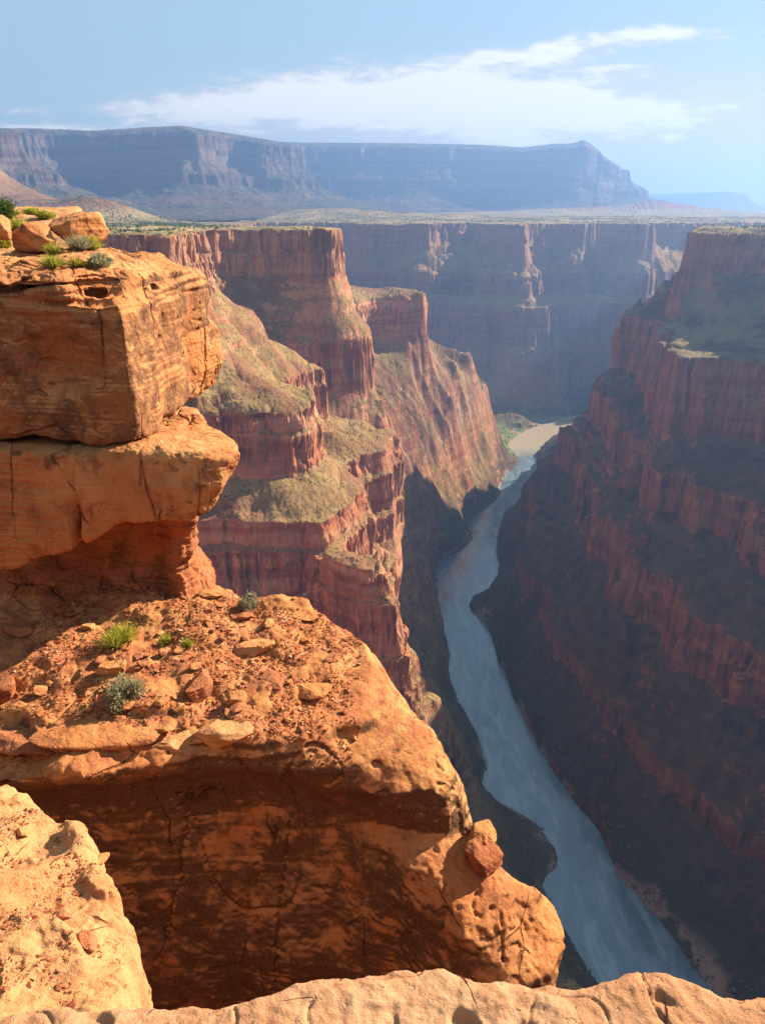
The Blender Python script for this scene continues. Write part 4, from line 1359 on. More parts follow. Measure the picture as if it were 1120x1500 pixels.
def build_lip():
    S = Solid((-2.0, -0.9, -2.3), (2.0, 1.5, -1.45), 0.016 / QL)
    X, Y = S.XY
    xs = [-2.2, -0.85, -0.6, -0.3, -0.05, 0.12, 0.25, 0.45, 0.62, 0.80, 2.2]
    # outer edge chosen so that the skyline of the lip falls where the photograph has it
    ed = [1.12, 1.14, 1.14, 1.16, 1.22, 1.235, 1.20, 1.19, 1.235, 1.18, 1.1]
    a = [(x, y) for x, y in zip(xs, ed)] + [(2.2, -1.6), (-2.2, -1.6)]
    top = -1.665 + 0.010 * noise2(X / 0.25, Y / 0.25, 34) + 0.02 * noise2(X / 0.7, Y / 0.7, 35)
    S.F = S.stack([(-1.7, a), (-1.9, [(x, y + 0.03 if y > 0 else y) for x, y in a])], top, -2.28, 0.07, 0.02, 0.2, 13)
    S.noise([(0.010, 0.25, 75), (0.004, 0.08, 76)], band=0.12)
    V, Q = S.mesh(1)
    V, Q = subdiv(V, Q)
    V = laplace(V, Q, 2, 0.5)
    n = vnormals(V, Q)
    d = 0.006 * fbm3(V / 0.05, 4, 0.55, 2.1, 71) - 0.022 * sstep(0.25, 0.5, noise3(V * np.array([1, 1, 1]) / 0.10, 72)) * sstep(-0.05, 0.2, noise3(V / 0.3, 73)) \
        - 0.010 * sstep(0.03, 0.0, np.abs(noise3(V / 0.22, 74))) + 0.006 * np.clip(noise3(np.stack([V[:, 0] / .3, V[:, 1] / .12, V[:, 2] / .012], 1), 77), -.5, .5)
    V = laplace(V + n * d[:, None], Q, 1, 0.4)
    rock_object('rim_ledge', V, Q, M_LIP, 'pinkish pitted sandstone ledge across the bottom, right below the viewpoint', 'rock ledge', smooth=True)


def build_ground():
    # the rim rock the viewer stands on, behind and beside the lip
    xs = np.linspace(-70, 70, 150)
    ys = np.concatenate([np.linspace(-75, -0.85, 80), [-0.8, -0.78, -0.76]])
    X, Y = np.meshgrid(xs, ys)
    Z = -1.78 + 0.25 * noise2(X / 4, Y / 4, 61) * sstep(-1, -4, Y) + 0.5 * noise2(X / 15, Y / 15, 62) * sstep(-2, -10, Y)
    Z[-3:] -= np.array([0.1, 4, 14])[:, None]
    X = X + 0 * Y
    Y = Y + np.where(np.abs(X) > 4, 1, 0) * 0
    n, m = X.shape
    idx = np.arange(n * m).reshape(n, m)
    q = np.stack([idx[:-1, :-1], idx[:-1, 1:], idx[1:, 1:], idx[1:, :-1]], -1).reshape(-1, 4)
    o = link(bpy.data.objects.new('rim_ground', mesh_from('rim_ground', np.stack([X, Y, Z], -1).reshape(-1, 3), q, M_RED)))
    tag(o, kind='structure')


def build_terrace():
    S = Solid((-34, 15.6, -2.2), (-4.0, 46, 0.9), 0.14)
    X, Y = S.XY
    a = [(-33, 16.1), (-7.0, 16.2), (-5.2, 16.0), (-4.9, 16.6), (-6.6, 18.5), (-7.6, 21), (-9.2, 25), (-12, 31), (-17, 45), (-33, 45)]
    top = -0.86 + 0.62 * sstep(17.5, 27, Y) + 0.25 * sstep(26, 40, Y) + 0.05 * noise2(X / 1.5, Y / 1.5, 44)
    S.F = S.stack([(-1.0, a)], top, -2.1, 0.3, 0.3, 2.0, 15)
    S.noise([(0.12, 1.5, 85), (0.05, 0.6, 86)])
    V, Q = S.mesh(1)
    V = weather(V, Q, seed=80, chips=0.03, pits=0.03)
    SURF['terrace'] = (V, Q)
    rock_object('rock_terrace', V, Q, M_PALE, 'pale flat rock terrace with bushes behind the boulders on top of the stack', 'rock terrace')


def base_rock(sx, sy, sz, seed, sub=4, sharp=0.5, n_planes=14, fl=0.0):
    """angular weathered stone: a sphere cut by random planes"""
    r = np.random.default_rng(seed)
    nrm = r.normal(size=(n_planes, 3))
    nrm /= np.linalg.norm(nrm, axis=1)[:, None]
    nrm = np.concatenate([nrm, [[0, 0, 1], [0, 0, -1]]])
    off = np.concatenate([r.uniform(0.55, 0.95, n_planes), [0.7, 0.75]])
    m = 2 ** sub
    # cube-sphere
    g = np.linspace(-1, 1, m + 1)
    Vs, Qs = [], []
    key = {}
    V = []
    def vid(p):
        k = tuple(np.round(p * 4096).astype(int))
        if k not in key:
            key[k] = len(V)
            V.append(p)
        return key[k]
    for ax in range(3):
        for sg in (-1, 1):
            ids = np.zeros((m + 1, m + 1), int)
            for i in range(m + 1):
                for j in range(m + 1):
                    p = np.zeros(3)
                    p[ax] = sg
                    p[(ax + 1) % 3] = g[i]
                    p[(ax + 2) % 3] = g[j]
                    ids[i, j] = vid(p)
            q = np.stack([ids[:-1, :-1], ids[1:, :-1], ids[1:, 1:], ids[:-1, 1:]], -1).reshape(-1, 4)
            Qs.append(q if sg > 0 else q[:, ::-1])
    V = np.array(V)
    D = V / np.linalg.norm(V, axis=1)[:, None]
    dots = D @ nrm.T
    rr = np.where(dots > 1e-3, off / np.maximum(dots, 1e-3), 9)
    k = 18 + 30 * sharp
    rad_ = -np.log(np.exp(-k * np.clip(rr, 0, 2)).sum(1) + np.exp(-k * 1.15)) / k
    V = D * rad_[:, None] * np.array([sx, sy, sz])
    Q = np.concatenate(Qs)
    return V, Q


def near_rock(name, px, py, Y, w, dpt, hgt, seed, mat, label, cat='rock', rz=0.0, tilt=(0, 0), sink=0.25, sub=5, n_planes=12, sharp=.5, group=None):
    """stone of the given width/depth/height whose middle shows at (px, py) at distance Y"""
    V, Q = base_rock(w / 2, dpt / 2, hgt / 2, seed, sub, sharp, n_planes)
    n = vnormals(V, Q)
    sc = max(w, hgt)
    V = V + n * (0.03 * sc * fbm3(V / sc / 0.35, 4, 0.5, 2.1, seed))[:, None]
    V = V + n * (0.012 * sc * np.clip(2 * noise3(V / np.array([sc, sc, sc * 0.07]), seed + 3), -1, 1) * (1 - np.abs(n[:, 2])))[:, None]
    me = mesh_from(name, V, Q, mat)
    o = link(bpy.data.objects.new(name, me))
    o.location = PY(px, py, Y)
    o.rotation_euler = (tilt[0], tilt[1], rz)
    tag(o, label, cat, group)
    return o


for f in (build_block, build_wedge, build_slabs, build_recess, build_cliff, build_knob, build_lip, build_ground, build_terrace):
    f()
near_rock('boulder', 47, 346, 15.6, 1.05, 0.9, 0.72, 101, M_ORANGE, 'squat orange boulder with flat sunlit top, on the rock terrace left of the taller boulder', 'boulder', 0.3)
near_rock('boulder', 122, 338, 16.2, 1.15, 1.2, 1.0, 103, M_ORANGE, 'taller boulder with a dark hollow in front, beside the grass clump on the terrace', 'boulder', 1.0)
near_rock('boulder', 2, 332, 15.0, 0.55, 0.6, 0.6, 104, M_ORANGE, 'orange boulder cut off by the left edge, next to the yellow bush', 'boulder', 0.5)
near_rock('fallen_block', 706, 1256, 8.35, 0.50, 0.55, 0.95, 112, M_RED, 'red angular block wedged in the notch on the right shoulder of the cliff head', 'rock', 0.9, (0.1, -0.4), n_planes=8, sharp=1)
near_rock('fallen_block', 703, 1222, 8.6, 0.5, 0.5, 0.5, 109, M_ORANGE, 'small rounded orange rock above the red wedged block on the cliff shoulder', 'rock', 0.4)
# ------------------------------------------------------------------ rubble, stones and plants on the near rocks
from mathutils.bvhtree import BVHTree


def bvh_of(key):
    V, Q = SURF[key]
    up = V[:, 2].max() - 3.0
    m = (V[Q][:, :, 2] > up).all(1)
    q = Q[m]
    u, inv = np.unique(q, return_inverse=True)
    return BVHTree.FromPolygons(V[u].tolist(), inv.reshape(-1, 4).tolist())


BV = {k: bvh_of(k) for k in SURF}


def drop(key, x, y):
    h = BV[key].ray_cast(Vector((x, y, 5)), Vector((0, 0, -1)))
    return h[0], h[1]


def hit(key, px, py):
    """where the line of sight through (px, py) meets the rock"""
    p = Vector(PY(px, py, 10.0)).normalized()
    return BV[key].ray_cast(Vector((0, 0, 0)), p)[0]


# variants of small angular stones
VAR = []
for k in range(14):
    r = np.random.default_rng(300 + k)
    V, Q = base_rock(0.5, r.uniform(0.3, 0.5), r.uniform(0.13, 0.30), 300 + k, sub=3, n_planes=9, sharp=1.0)
    n = vnormals(V, Q)
    V = V + n * (0.02 * fbm3(V / 0.25, 3, 0.5, 2.1, k))[:, None]
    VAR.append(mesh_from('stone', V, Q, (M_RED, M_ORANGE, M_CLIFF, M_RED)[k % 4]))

BIG = [  # px, py, longest side m, tall, turn, label
    (372, 950, 0.62, .30, 0.2, 'long flat-topped slab of orange stone on the ledge, right of the small grass tufts'),
    (290, 1012, 0.62, .42, 0.9, 'bulky split red rock in the middle of the ledge, right of the big sage bush'),
    (166, 984, 0.42, .50, 0.4, 'rounded brown stone standing just behind the big sage bush'),
    (188, 1036, 0.34, .30, 0.1, 'pale pinkish stone lying in front of the big sage bush'),
    (205, 962, 0.36, .16, 1.1, 'narrow pale slab leaning downhill between yellow-green tuft and big sage bush'),
    (236, 1030, 0.22, .40, 0.3, 'small rounded red stone just right of the big sage bush'),
    (455, 1012, 0.62, .22, 0.1, 'wide low flaking slab at the right front of the rubble'),
    (398, 998, 0.50, .16, 2.4, 'straight pale stone bar lying across the rubble at the right'),
    (130, 920, 0.22, .45, 0.6, 'small pale block at the edge of the shadow, left of the yellow-green tuft'),
    (32, 1082, 0.42, .5, 0.6, 'dark angular brown block at the left front of the ledge in shade'),
    (3, 1022, 0.55, .8, 0.2, 'big rounded orange stone cut by the left edge above the rubble'),
    (28, 1038, 0.30, .4, 0.9, 'red rounded stone beside the big stone at the left edge'),
    (62, 1068, 0.34, .35, 1.9, 'orange sharp-edged stone right of the dark angular block'),
    (355, 905, 0.34, .35, 0.5, 'tilted orange slab just below the grey-green bush near the crest'),
    (395, 915, 0.26, .4, 1.5, 'squat reddish stone right of the tilted slab near the crest'),
    (447, 905, 0.42, .16, 0.3, 'thin flat flake near the crest where the rubble thins out to the right'),
    (490, 965, 0.36, .2, 0.8, 'flat red flake at the right end of the rubble, on smooth rock'),
    (238, 1066, 0.55, .2, 0.15, 'long rounded orange ledge stone at the brow, front middle'),
    (345, 1030, 0.32, .7, 0.5, 'upright pointed stone at the brow, right of the split red rock'),
    (30, 925, 0.6, .3, 0.2, 'broad flat stone lying deep in the shadow under the overhang'),
    (285, 850, 0.30, .6, 0.4, 'lit angular block at the foot of the undercut red rock'),
    (310, 872, 0.5, .22, 0.7, 'pale broken slab on the crest, left of the grey-green bush'),
]
for q, (px, py, w, tall, rz, lab) in enumerate(BIG):
    p = hit('cliff', px, py)
    if p is None:
        p = hit('cliff', px, py + 12)
    if p is None:
        continue
    V, Q = base_rock(w / 2, w * 0.36, w * tall / 2 * 1.2, 500 + q, 5, 0.9, 10)
    n = vnormals(V, Q)
    V = V + n * (0.035 * w * fbm3(V / w / 0.4, 4, 0.5, 2.1, q))[:, None]
    V = V + n * (0.014 * w * np.clip(2 * noise3(V / np.array([w, w, w * 0.06]), q), -1, 1) * (1 - np.abs(n[:, 2])))[:, None]
    o = link(bpy.data.objects.new('loose_rock', mesh_from('loose_rock', V, Q, (M_ORANGE, M_RED, M_ORANGE)[q % 3])))
    o.location = p + Vector((0, 0, w * tall * 0.28))
    o.rotation_euler = (random.uniform(-.15, .15), random.uniform(-.15, .15), rz)
    tag(o, lab, 'rock')

for q, (px, py, w, dep, tall, rz, tx, mat_, lab) in enumerate([
        (150, 1078, 1.9, .75, .30, 0.10, -.12, M_ORANGE, 'long curved orange slab along the brow at the left front of the ledge'),
        (60, 1092, 1.5, .6, .22, 0.0, -.1, M_RED, 'lower reddish slab under the left end of the long curved slab'),
        (250, 1092, 0.9, .6, .26, 0.15, -.15, M_PALE, 'pale sunlit slab end at the brow, above the long dark joint'),
        (325, 1082, 0.8, .55, .34, -.1, -.2, M_PALE, 'pale broken corner of the brow, right of the long dark joint')]):
    p = hit('cliff', px, py)
    V, Q = base_rock(w / 2, dep / 2, tall / 2 * 1.3, 560 + q, 5, 0.9, 9)
    n = vnormals(V, Q)
    V = V + n * (0.03 * fbm3(V / 0.4, 4, 0.5, 2.1, q))[:, None]
    V = V + n * (0.02 * np.clip(2 * noise3(V / np.array([1.2, 1.2, .06]), q), -1, 1) * (1 - np.abs(n[:, 2])))[:, None]
    o = link(bpy.data.objects.new('ledge_slab', mesh_from('ledge_slab', V, Q, mat_)))
    o.location = p + Vector((0, 0.12, -0.02))
    o.rotation_euler = (tx, 0.05, rz)
    tag(o, lab, 'rock slab')

# small loose stones, each its own object
cnt = 0
tries = 0
SMALL = []
while cnt < 200 and tries < 4000:
    tries += 1
    x = random.uniform(-5.6, -0.35)
    y = random.uniform(8.45, 12.3)
    if noise2(np.array([x / 0.8]), np.array([y / 0.8]), 5)[0] < -0.12:
        continue
    p, n = drop('cliff', x, y)
    if p is None or n.z < 0.6 or p.z < -7.9:
        continue
    s_ = min(0.34, 0.05 + 0.05 * random.expovariate(1.0))
    me = VAR[random.randrange(len(VAR))]
    o = link(bpy.data.objects.new('small_stone', me))
    o.location = p + Vector((0, 0, 0.02 * s_ / 0.1))
    o.scale = (s_, s_ * random.uniform(.7, 1.1), s_ * random.uniform(.8, 1.5))
    e = n.to_track_quat('Z', 'Y').to_euler()
    o.rotation_euler = (e.x * .8 + random.uniform(-.25, .25), e.y * .8 + random.uniform(-.25, .25), random.uniform(0, 6.28))
    tag(o, 'small stone', 'stone', 'small stones scattered over the ledge rubble')
    SMALL.append(o)
    cnt += 1

# say which stone is which: by the landmark it lies nearest to, the side of it, and its rank there
MARKS = [(372, 950, 'long flat-topped slab'), (290, 1012, 'bulky split red rock'), (186, 1003, 'big silvery sage bush'), (205, 962, 'narrow leaning slab'), (455, 1012, 'wide flaking slab'),
         (398, 998, 'straight pale stone bar'), (176, 938, 'bright yellow-green tufts'), (32, 1082, 'dark angular block'), (3, 1022, 'big stone at the edge'), (355, 905, 'tilted orange slab'),
         (447, 905, 'thin crest flake'), (490, 965, 'flat red flake'), (345, 1030, 'upright pointed stone'), (30, 925, 'broad shaded stone'), (285, 850, 'undercut red rock foot'),
         (310, 872, 'pale broken crest slab'), (366, 880, 'grey-green crest bush'), (243, 942, 'tiny pale tuft'), (150, 1078, 'long curved brow slab'), (130, 920, 'small pale block')]
RANK = ['closest', 'second closest', 'third closest', 'fourth closest', 'fifth closest', 'sixth closest', 'seventh closest', 'eighth closest', 'ninth closest', 'tenth closest', 'eleventh closest',
        'twelfth closest', 'thirteenth closest', 'fourteenth closest', 'fifteenth closest', 'sixteenth closest', 'seventeenth closest', 'eighteenth closest', 'nineteenth closest', 'twentieth closest']
slots = {}
for o in SMALL:
    dep = o.location.y * math.cos(PITCH) - o.location.z * math.sin(PITCH)
    px = 560 + F_PX * o.location.x / dep
    py = 750 - F_PX * (o.location.y * math.sin(PITCH) + o.location.z * math.cos(PITCH)) / dep
    d, mx_, my_, nm = min((math.hypot(px - a, py - b), a, b, n_) for a, b, n_ in MARKS)
    side_ = ('right of' if px > mx_ else 'left of') if abs(px - mx_) > abs(py - my_) else ('below' if py > my_ else 'above')
    slots.setdefault((nm, side_), []).append((d, o))
for (nm, side_), L_ in slots.items():
    L_.sort(key=lambda t: t[0])
    for k, (d, o) in enumerate(L_):
        o['label'] = f'small loose stone {side_} the {nm}, {RANK[min(k, 19)]} on that side'


def gravel(name, key, n_chip, region, size, mat, cond=None):
    cube = np.array([(a, b, c) for c in (-1, 1) for b in (-1, 1) for a in (-1, 1)], float) * 0.5
    fq = np.array([(0, 2, 3, 1), (4, 5, 7, 6), (0, 1, 5, 4), (2, 6, 7, 3), (0, 4, 6, 2), (1, 3, 7, 5)])
    Vs, Qs = [], []
    c = 0
    for _ in range(n_chip * 3):
        if c >= n_chip:
            break
        x = random.uniform(region[0], region[1])
        y = random.uniform(region[2], region[3])
        if cond and not cond(x, y):
            continue
        p, n = drop(key, x, y)
        if p is None or n.z < 0.62:
            continue
        s_ = min(size[1], size[0] * (1 + random.expovariate(1.3)))
        jit = cube * (1 + rng.uniform(-.45, .25, (8, 1))) + rng.uniform(-.12, .12, (8, 3))
        V = jit * np.array([1, random.uniform(.5, 1), random.uniform(.2, .55)]) * s_
        a = random.uniform(0, 6.28)
        t, u = random.uniform(-.5, .5), random.uniform(-.5, .5)
        Rz = np.array([[math.cos(a), -math.sin(a), 0], [math.sin(a), math.cos(a), 0], [0, 0, 1]])
        Rx = np.array([[1, 0, 0], [0, math.cos(t), -math.sin(t)], [0, math.sin(t), math.cos(t)]])
        Ry = np.array([[math.cos(u), 0, math.sin(u)], [0, 1, 0], [-math.sin(u), 0, math.cos(u)]])
        V = V @ (Rz @ Rx @ Ry).T + np.array([p.x, p.y, p.z + s_ * 0.12])
        Vs.append(V)
        Qs.append(fq + 8 * c)
        c += 1
    o = link(bpy.data.objects.new(name, mesh_from(name, np.concatenate(Vs), np.concatenate(Qs), mat)))
    tag(o, kind='stuff')
    return o


def mat_gravel():
    s = NT('rubble_stone')
    geo = s.n('ShaderNodeNewGeometry')
    r = geo.outputs['Random Per Island']
    ramp = s.n('ShaderNodeValToRGB')
    cr = ramp.color_ramp
    cr.interpolation = 'CONSTANT'
    cols = [(0, (0.20, 0.055, 0.022)), (.25, (0.28, 0.085, 0.034)), (.5, (0.33, 0.13, 0.055)), (.7, (0.16, 0.045, 0.02)), (.82, (0.40, 0.20, 0.10)), (.94, (0.45, 0.28, 0.17))]
    while len(cr.elements) < len(cols):
        cr.elements.new(0.5)
    for e, (p, c) in zip(cr.elements, cols):
        e.position = p
        e.color = c + (1,)
    s.l(r, ramp.inputs[0])
    f = s.noise(s.pos(), 60.0, 3, 0.6)
    col = s.mix(s.rng(f, 0.4, 0.7, 0, 0.5), ramp.outputs[0], (0.22, 0.07, 0.03))
    return s.finish(col, 0.95, None, 0.1)


MG = mat_gravel()


def gcond(x, y):
    return noise2(np.array([x / 0.7]), np.array([y / 0.7]), 9)[0] > -0.22 and x < -0.45 + 0.25 * noise2(np.array([x / .4]), np.array([y / .4]), 3)[0] and y > 8.55


gravel('ledge_gravel', 'cliff', 12000, (-6.0, -0.2, 8.4, 12.4), (0.014, 0.075), MG, gcond)
gravel('outcrop_gravel', 'outcrop', 2000, (-4.6, -2.4, 3.6, 6.6), (0.010, 0.05), MG, lambda x, y: noise2(np.array([x / 0.45]), np.array([y / 0.45]), 12)[0] > 0.12)
for q, (px, py, w, lab) in enumerate([(127, 1385, 0.20, 'red angular stone casting a dark shadow on the pale outcrop'), (35, 1222, 0.16, 'orange stone at the upper left of the pale outcrop'),
                                      (95, 1345, 0.12, 'small red stone on the pale outcrop, up-left of the larger red one'), (150, 1262, 0.16, 'stone knob on the right edge of the pale outcrop')]):
    p = hit('outcrop', px, py)
    if p is None:
        continue
    V, Q = base_rock(w / 2, w * .42, w * .36, 700 + q, 4, 1.0, 8)
    o = link(bpy.data.objects.new('loose_rock', mesh_from('loose_rock', V, Q, M_RED if q in (0, 2) else M_ORANGE)))
    o.location = p + Vector((0, 0, w * .2))
    o.rotation_euler = (.2, .3, q * 1.3)
    tag(o, lab, 'rock')


# ---- plants
def mat_leaf(name, c0, c1, c2):
    s = NT(name)
    geo = s.n('ShaderNodeNewGeometry')
    r = geo.outputs['Random Per Island']
    col = s.mix(r, c0, c1)
    col = s.mix(s.rng(s.noise(s.pos(), 9.0, 2, 0.5), 0.5, 0.7, 0, 0.6), col, c2)
    p = s.n('ShaderNodeBsdfPrincipled')
    s.put(p.inputs['Base Color'], col)
    p.inputs['Roughness'].default_value = 0.8
    p.inputs['Specular IOR Level'].default_value = 0.15
    tr = s.n('ShaderNodeBsdfTranslucent')
    s.put(tr.inputs[0], col)
    mx_ = s.n('ShaderNodeMixShader')
    mx_.inputs[0].default_value = 0.45
    s.l(p.outputs[0], mx_.inputs[1])
    s.l(tr.outputs[0], mx_.inputs[2])
    s.l(mx_.outputs[0], s.out.inputs[0])
    return s.m


ML_G = mat_leaf('tuft_leaf', (0.30, 0.30, 0.03), (0.40, 0.36, 0.07), (0.19, 0.21, 0.02))
ML_S = mat_leaf('sage_leaf', (0.24, 0.22, 0.12), (0.32, 0.29, 0.17), (0.15, 0.15, 0.07))
ML_Y = mat_leaf('yellow_leaf', (0.34, 0.24, 0.03), (0.26, 0.25, 0.04), (0.18, 0.16, 0.03))
ML_D = mat_leaf('juniper_leaf', (0.05, 0.085, 0.02), (0.09, 0.13, 0.03), (0.03, 0.05, 0.012))
ML_STEM = mat_leaf('stem_bark', (0.12, 0.08, 0.05), (0.18, 0.13, 0.08), (0.10, 0.07, 0.04))


def blades(n, rad_, h, w, lean, seed):
    r = np.random.default_rng(seed)
    Vs, Qs = [], []
    for k in range(n):
        a = r.uniform(0, 2 * np.pi)
        el = r.uniform(0.15, 1.0) ** 0.7
        L_ = h * r.uniform(0.6, 1.05)
        d = np.array([math.cos(a) * (1 - el) * lean, math.sin(a) * (1 - el) * lean, 0.35 + el])
        d /= np.linalg.norm(d)
        b = np.array([math.cos(a), math.sin(a), 0]) * rad_ * r.uniform(0, 0.35)
        sd_ = np.cross(d, r.normal(size=3))
        sd_ /= np.linalg.norm(sd_)
        p0 = b
        p1 = b + d * L_ * 0.5
        p2 = b + d * L_ + np.array([math.cos(a), math.sin(a), -0.4]) * L_ * 0.12
        c = len(Vs) * 6
        Vs.append(np.stack([p0 - sd_ * w, p0 + sd_ * w, p1 - sd_ * w * .8, p1 + sd_ * w * .8, p2 - sd_ * w * .15, p2 + sd_ * w * .15]))
        Qs.append(np.array([(0, 1, 3, 2), (2, 3, 5, 4)]) + c)
    return np.concatenate(Vs), np.concatenate(Qs)


def leafball(n, rx, rz_, leaf, seed, lumps=9):
    r = np.random.default_rng(seed)
    cen = r.normal(size=(lumps, 3))
    cen /= np.linalg.norm(cen, axis=1)[:, None]
    cen *= r.uniform(0.3, 0.75, (lumps, 1))
    cen[:, 2] = np.abs(cen[:, 2])
    P_ = cen[r.integers(0, lumps, n)] + r.normal(size=(n, 3)) * 0.17
    P_[:, 2] = np.abs(P_[:, 2])
    P_ = P_ * np.array([rx, rx, rz_])
    ax = r.normal(size=(n, 3)) + P_ / rx * 0.8 + np.array([0, 0, .6])
    ax /= np.linalg.norm(ax, axis=1)[:, None]
    s_ = np.cross(ax, r.normal(size=(n, 3)))
    s_ /= np.linalg.norm(s_, axis=1)[:, None]
    L_ = leaf * r.uniform(0.7, 1.5, (n, 1))
    w = L_ * 0.22
    V = np.stack([P_, P_ + ax * L_ * .5 + s_ * w, P_ + ax * L_, P_ + ax * L_ * .5 - s_ * w], 1).reshape(-1, 3)
    Q = np.arange(4 * n).reshape(n, 4)
    return V, Q, cen * np.array([rx, rx, rz_])


def stems(cen, w):
    Vs, Qs = [], []
    for k, c in enumerate(cen):
        for j in range(2):
            e = c * (0.9 + 0.25 * j) + rng.normal(size=3) * 0.04 * np.linalg.norm(c)
            sd_ = np.cross(e, [0.3, 0.2, 1.0] if j else [1, .1, .2])
            sd_ /= np.linalg.norm(sd_) + 1e-9
            up = np.cross(sd_, e)
            up /= np.linalg.norm(up) + 1e-9
            ring0 = [np.array([0, 0, 0]) + (sd_ * math.cos(t) + up * math.sin(t)) * w for t in (0, 1.57, 3.14, 4.71)]
            ring1 = [e + (sd_ * math.cos(t) + up * math.sin(t)) * w * .4 for t in (0, 1.57, 3.14, 4.71)]
            b = len(Vs)
            Vs += ring0 + ring1
            Qs += [(b + i, b + (i + 1) % 4, b + 4 + (i + 1) % 4, b + 4 + i) for i in range(4)]
    return np.array(Vs), np.array(Qs)


def plant(kind, loc, w, h, label, cat, seed, leafmat, name):
    root = link(bpy.data.objects.new(name, None))
    root.location = loc
    root.empty_display_size = 0.1
    tag(root, label, cat)
    if kind == 'tuft':
        V, Q = blades(int(260 + 500 * w), w * .5, h, 0.004 + 0.006 * w, 1.0 + w / h * .6, seed)
        V2, Q2 = blades(60, w * .35, h * .5, 0.004, 1.5, seed + 1)
        ob = link(bpy.data.objects.new('blades', mesh_from('blades', V, Q, leafmat)))
        ob.parent = root
        ob = link(bpy.data.objects.new('dry_base', mesh_from('dry_base', V2, Q2, ML_STEM)))
        ob.parent = root
    else:
        V, Q, cen = leafball(int(1500 + 2600 * min(w, 1.2)), w / 2, h * .9, 0.030 + 0.03 * w, seed, 14)
        ob = link(bpy.data.objects.new('foliage', mesh_from('foliage', V, Q, leafmat)))
        ob.parent = root
        V, Q = stems(cen, 0.006 + 0.008 * w)
        ob = link(bpy.data.objects.new('stems', mesh_from('stems', V, Q, ML_STEM)))
        ob.parent = root
    return root


def at(key, px, py, dy=0):
    p = hit(key, px, py)
    if p is None:
        p = hit(key, px, py + 14)
    if p is None:
        p = Vector(PY(px, py, 14))
    return p - Vector((0, 0, 0.01))


plant('tuft', at('cliff', 168, 948), 0.34, 0.34, 'bright yellow-green tuft on the rubble at the shadow edge, left of its twin', 'plant', 1, ML_G, 'grass_tuft')
plant('tuft', at('cliff', 184, 938), 0.34, 0.36, 'bright yellow-green tuft on the rubble, right one of the touching pair', 'plant', 2, ML_G, 'grass_tuft')
plant('tuft', at('cliff', 243, 942), 0.20, 0.18, 'tiny pale green tuft on the rubble, nearer the bright pair', 'plant', 3, ML_G, 'grass_tuft')
plant('tuft', at('cliff', 275, 946), 0.16, 0.15, 'tiniest pale green tuft on the rubble, farther right of the bright pair', 'plant', 4, ML_G, 'grass_tuft')
plant('bush', at('cliff', 186, 1022), 0.66, 0.44, 'big silvery sage bush in the middle of the ledge rubble', 'bush', 5, ML_S, 'sage_bush')
plant('bush', at('cliff', 366, 892), 0.42, 0.34, 'grey-green bush near the crest of the ledge above the tilted slab', 'bush', 6, ML_S, 'sage_bush')
plant('tuft', at('block', 78, 392), 0.26, 0.22, 'yellow-green tuft on top of the big block, nearest its front edge', 'plant', 7, ML_G, 'grass_tuft')
plant('tuft', at('block', 80, 374), 0.26, 0.26, 'upright green tuft on top of the big block, below the squat boulder', 'plant', 8, ML_G, 'grass_tuft')
plant('tuft', at('block', 114, 392), 0.22, 0.18, 'low yellow tuft on top of the big block, second from its left', 'plant', 9, ML_Y, 'grass_tuft')
plant('bush', at('block', 148, 388), 0.36, 0.17, 'low grey-green cushion bush on top of the big block, rightmost plant there', 'bush', 10, ML_S, 'sage_bush')
plant('tuft', at('block', 118, 367), 0.46, 0.34, 'large pale grass clump in front of the boulder with the dark hollow', 'plant', 11, ML_S, 'grass_tuft')
plant('tuft', at('block', 134, 366), 0.44, 0.30, 'pale yellow grass clump touching the right side of the large clump', 'plant', 12, ML_G, 'grass_tuft')
plant('bush', at('terrace', 3, 362), 0.5, 0.55, 'yellow leafy bush cut by the left edge in front of the edge boulder', 'bush', 13, ML_Y, 'leafy_bush')
plant('bush', Vector(PY(6, 322, 24)), 0.95, 0.7, 'dark green juniper bush at the left edge behind the boulders', 'bush', 14, ML_D, 'juniper_bush')
for q, (px, py, Y, w) in enumerate([(30, 326, 22, .8), (52, 329, 21, .5), (68, 322, 25, .6), (22, 322, 26, .7), (50, 320, 28, .7)]):
    p, n_ = drop('terrace', PY(px, py, Y)[0], Y)
    o = plant('bush', p if p else Vector(PY(px, py, Y)), w, w * .45, ('low yellow-green shrub on the terrace above the squat boulder', 'small shrub between the two boulders on the terrace', 'shrub on the terrace ridge left of the taller boulder', 'shrub beside the dark juniper bush', 'far small shrub on the terrace ridge')[q], 'bush', 20 + q, ML_G if q != 1 else ML_S, 'low_shrub')


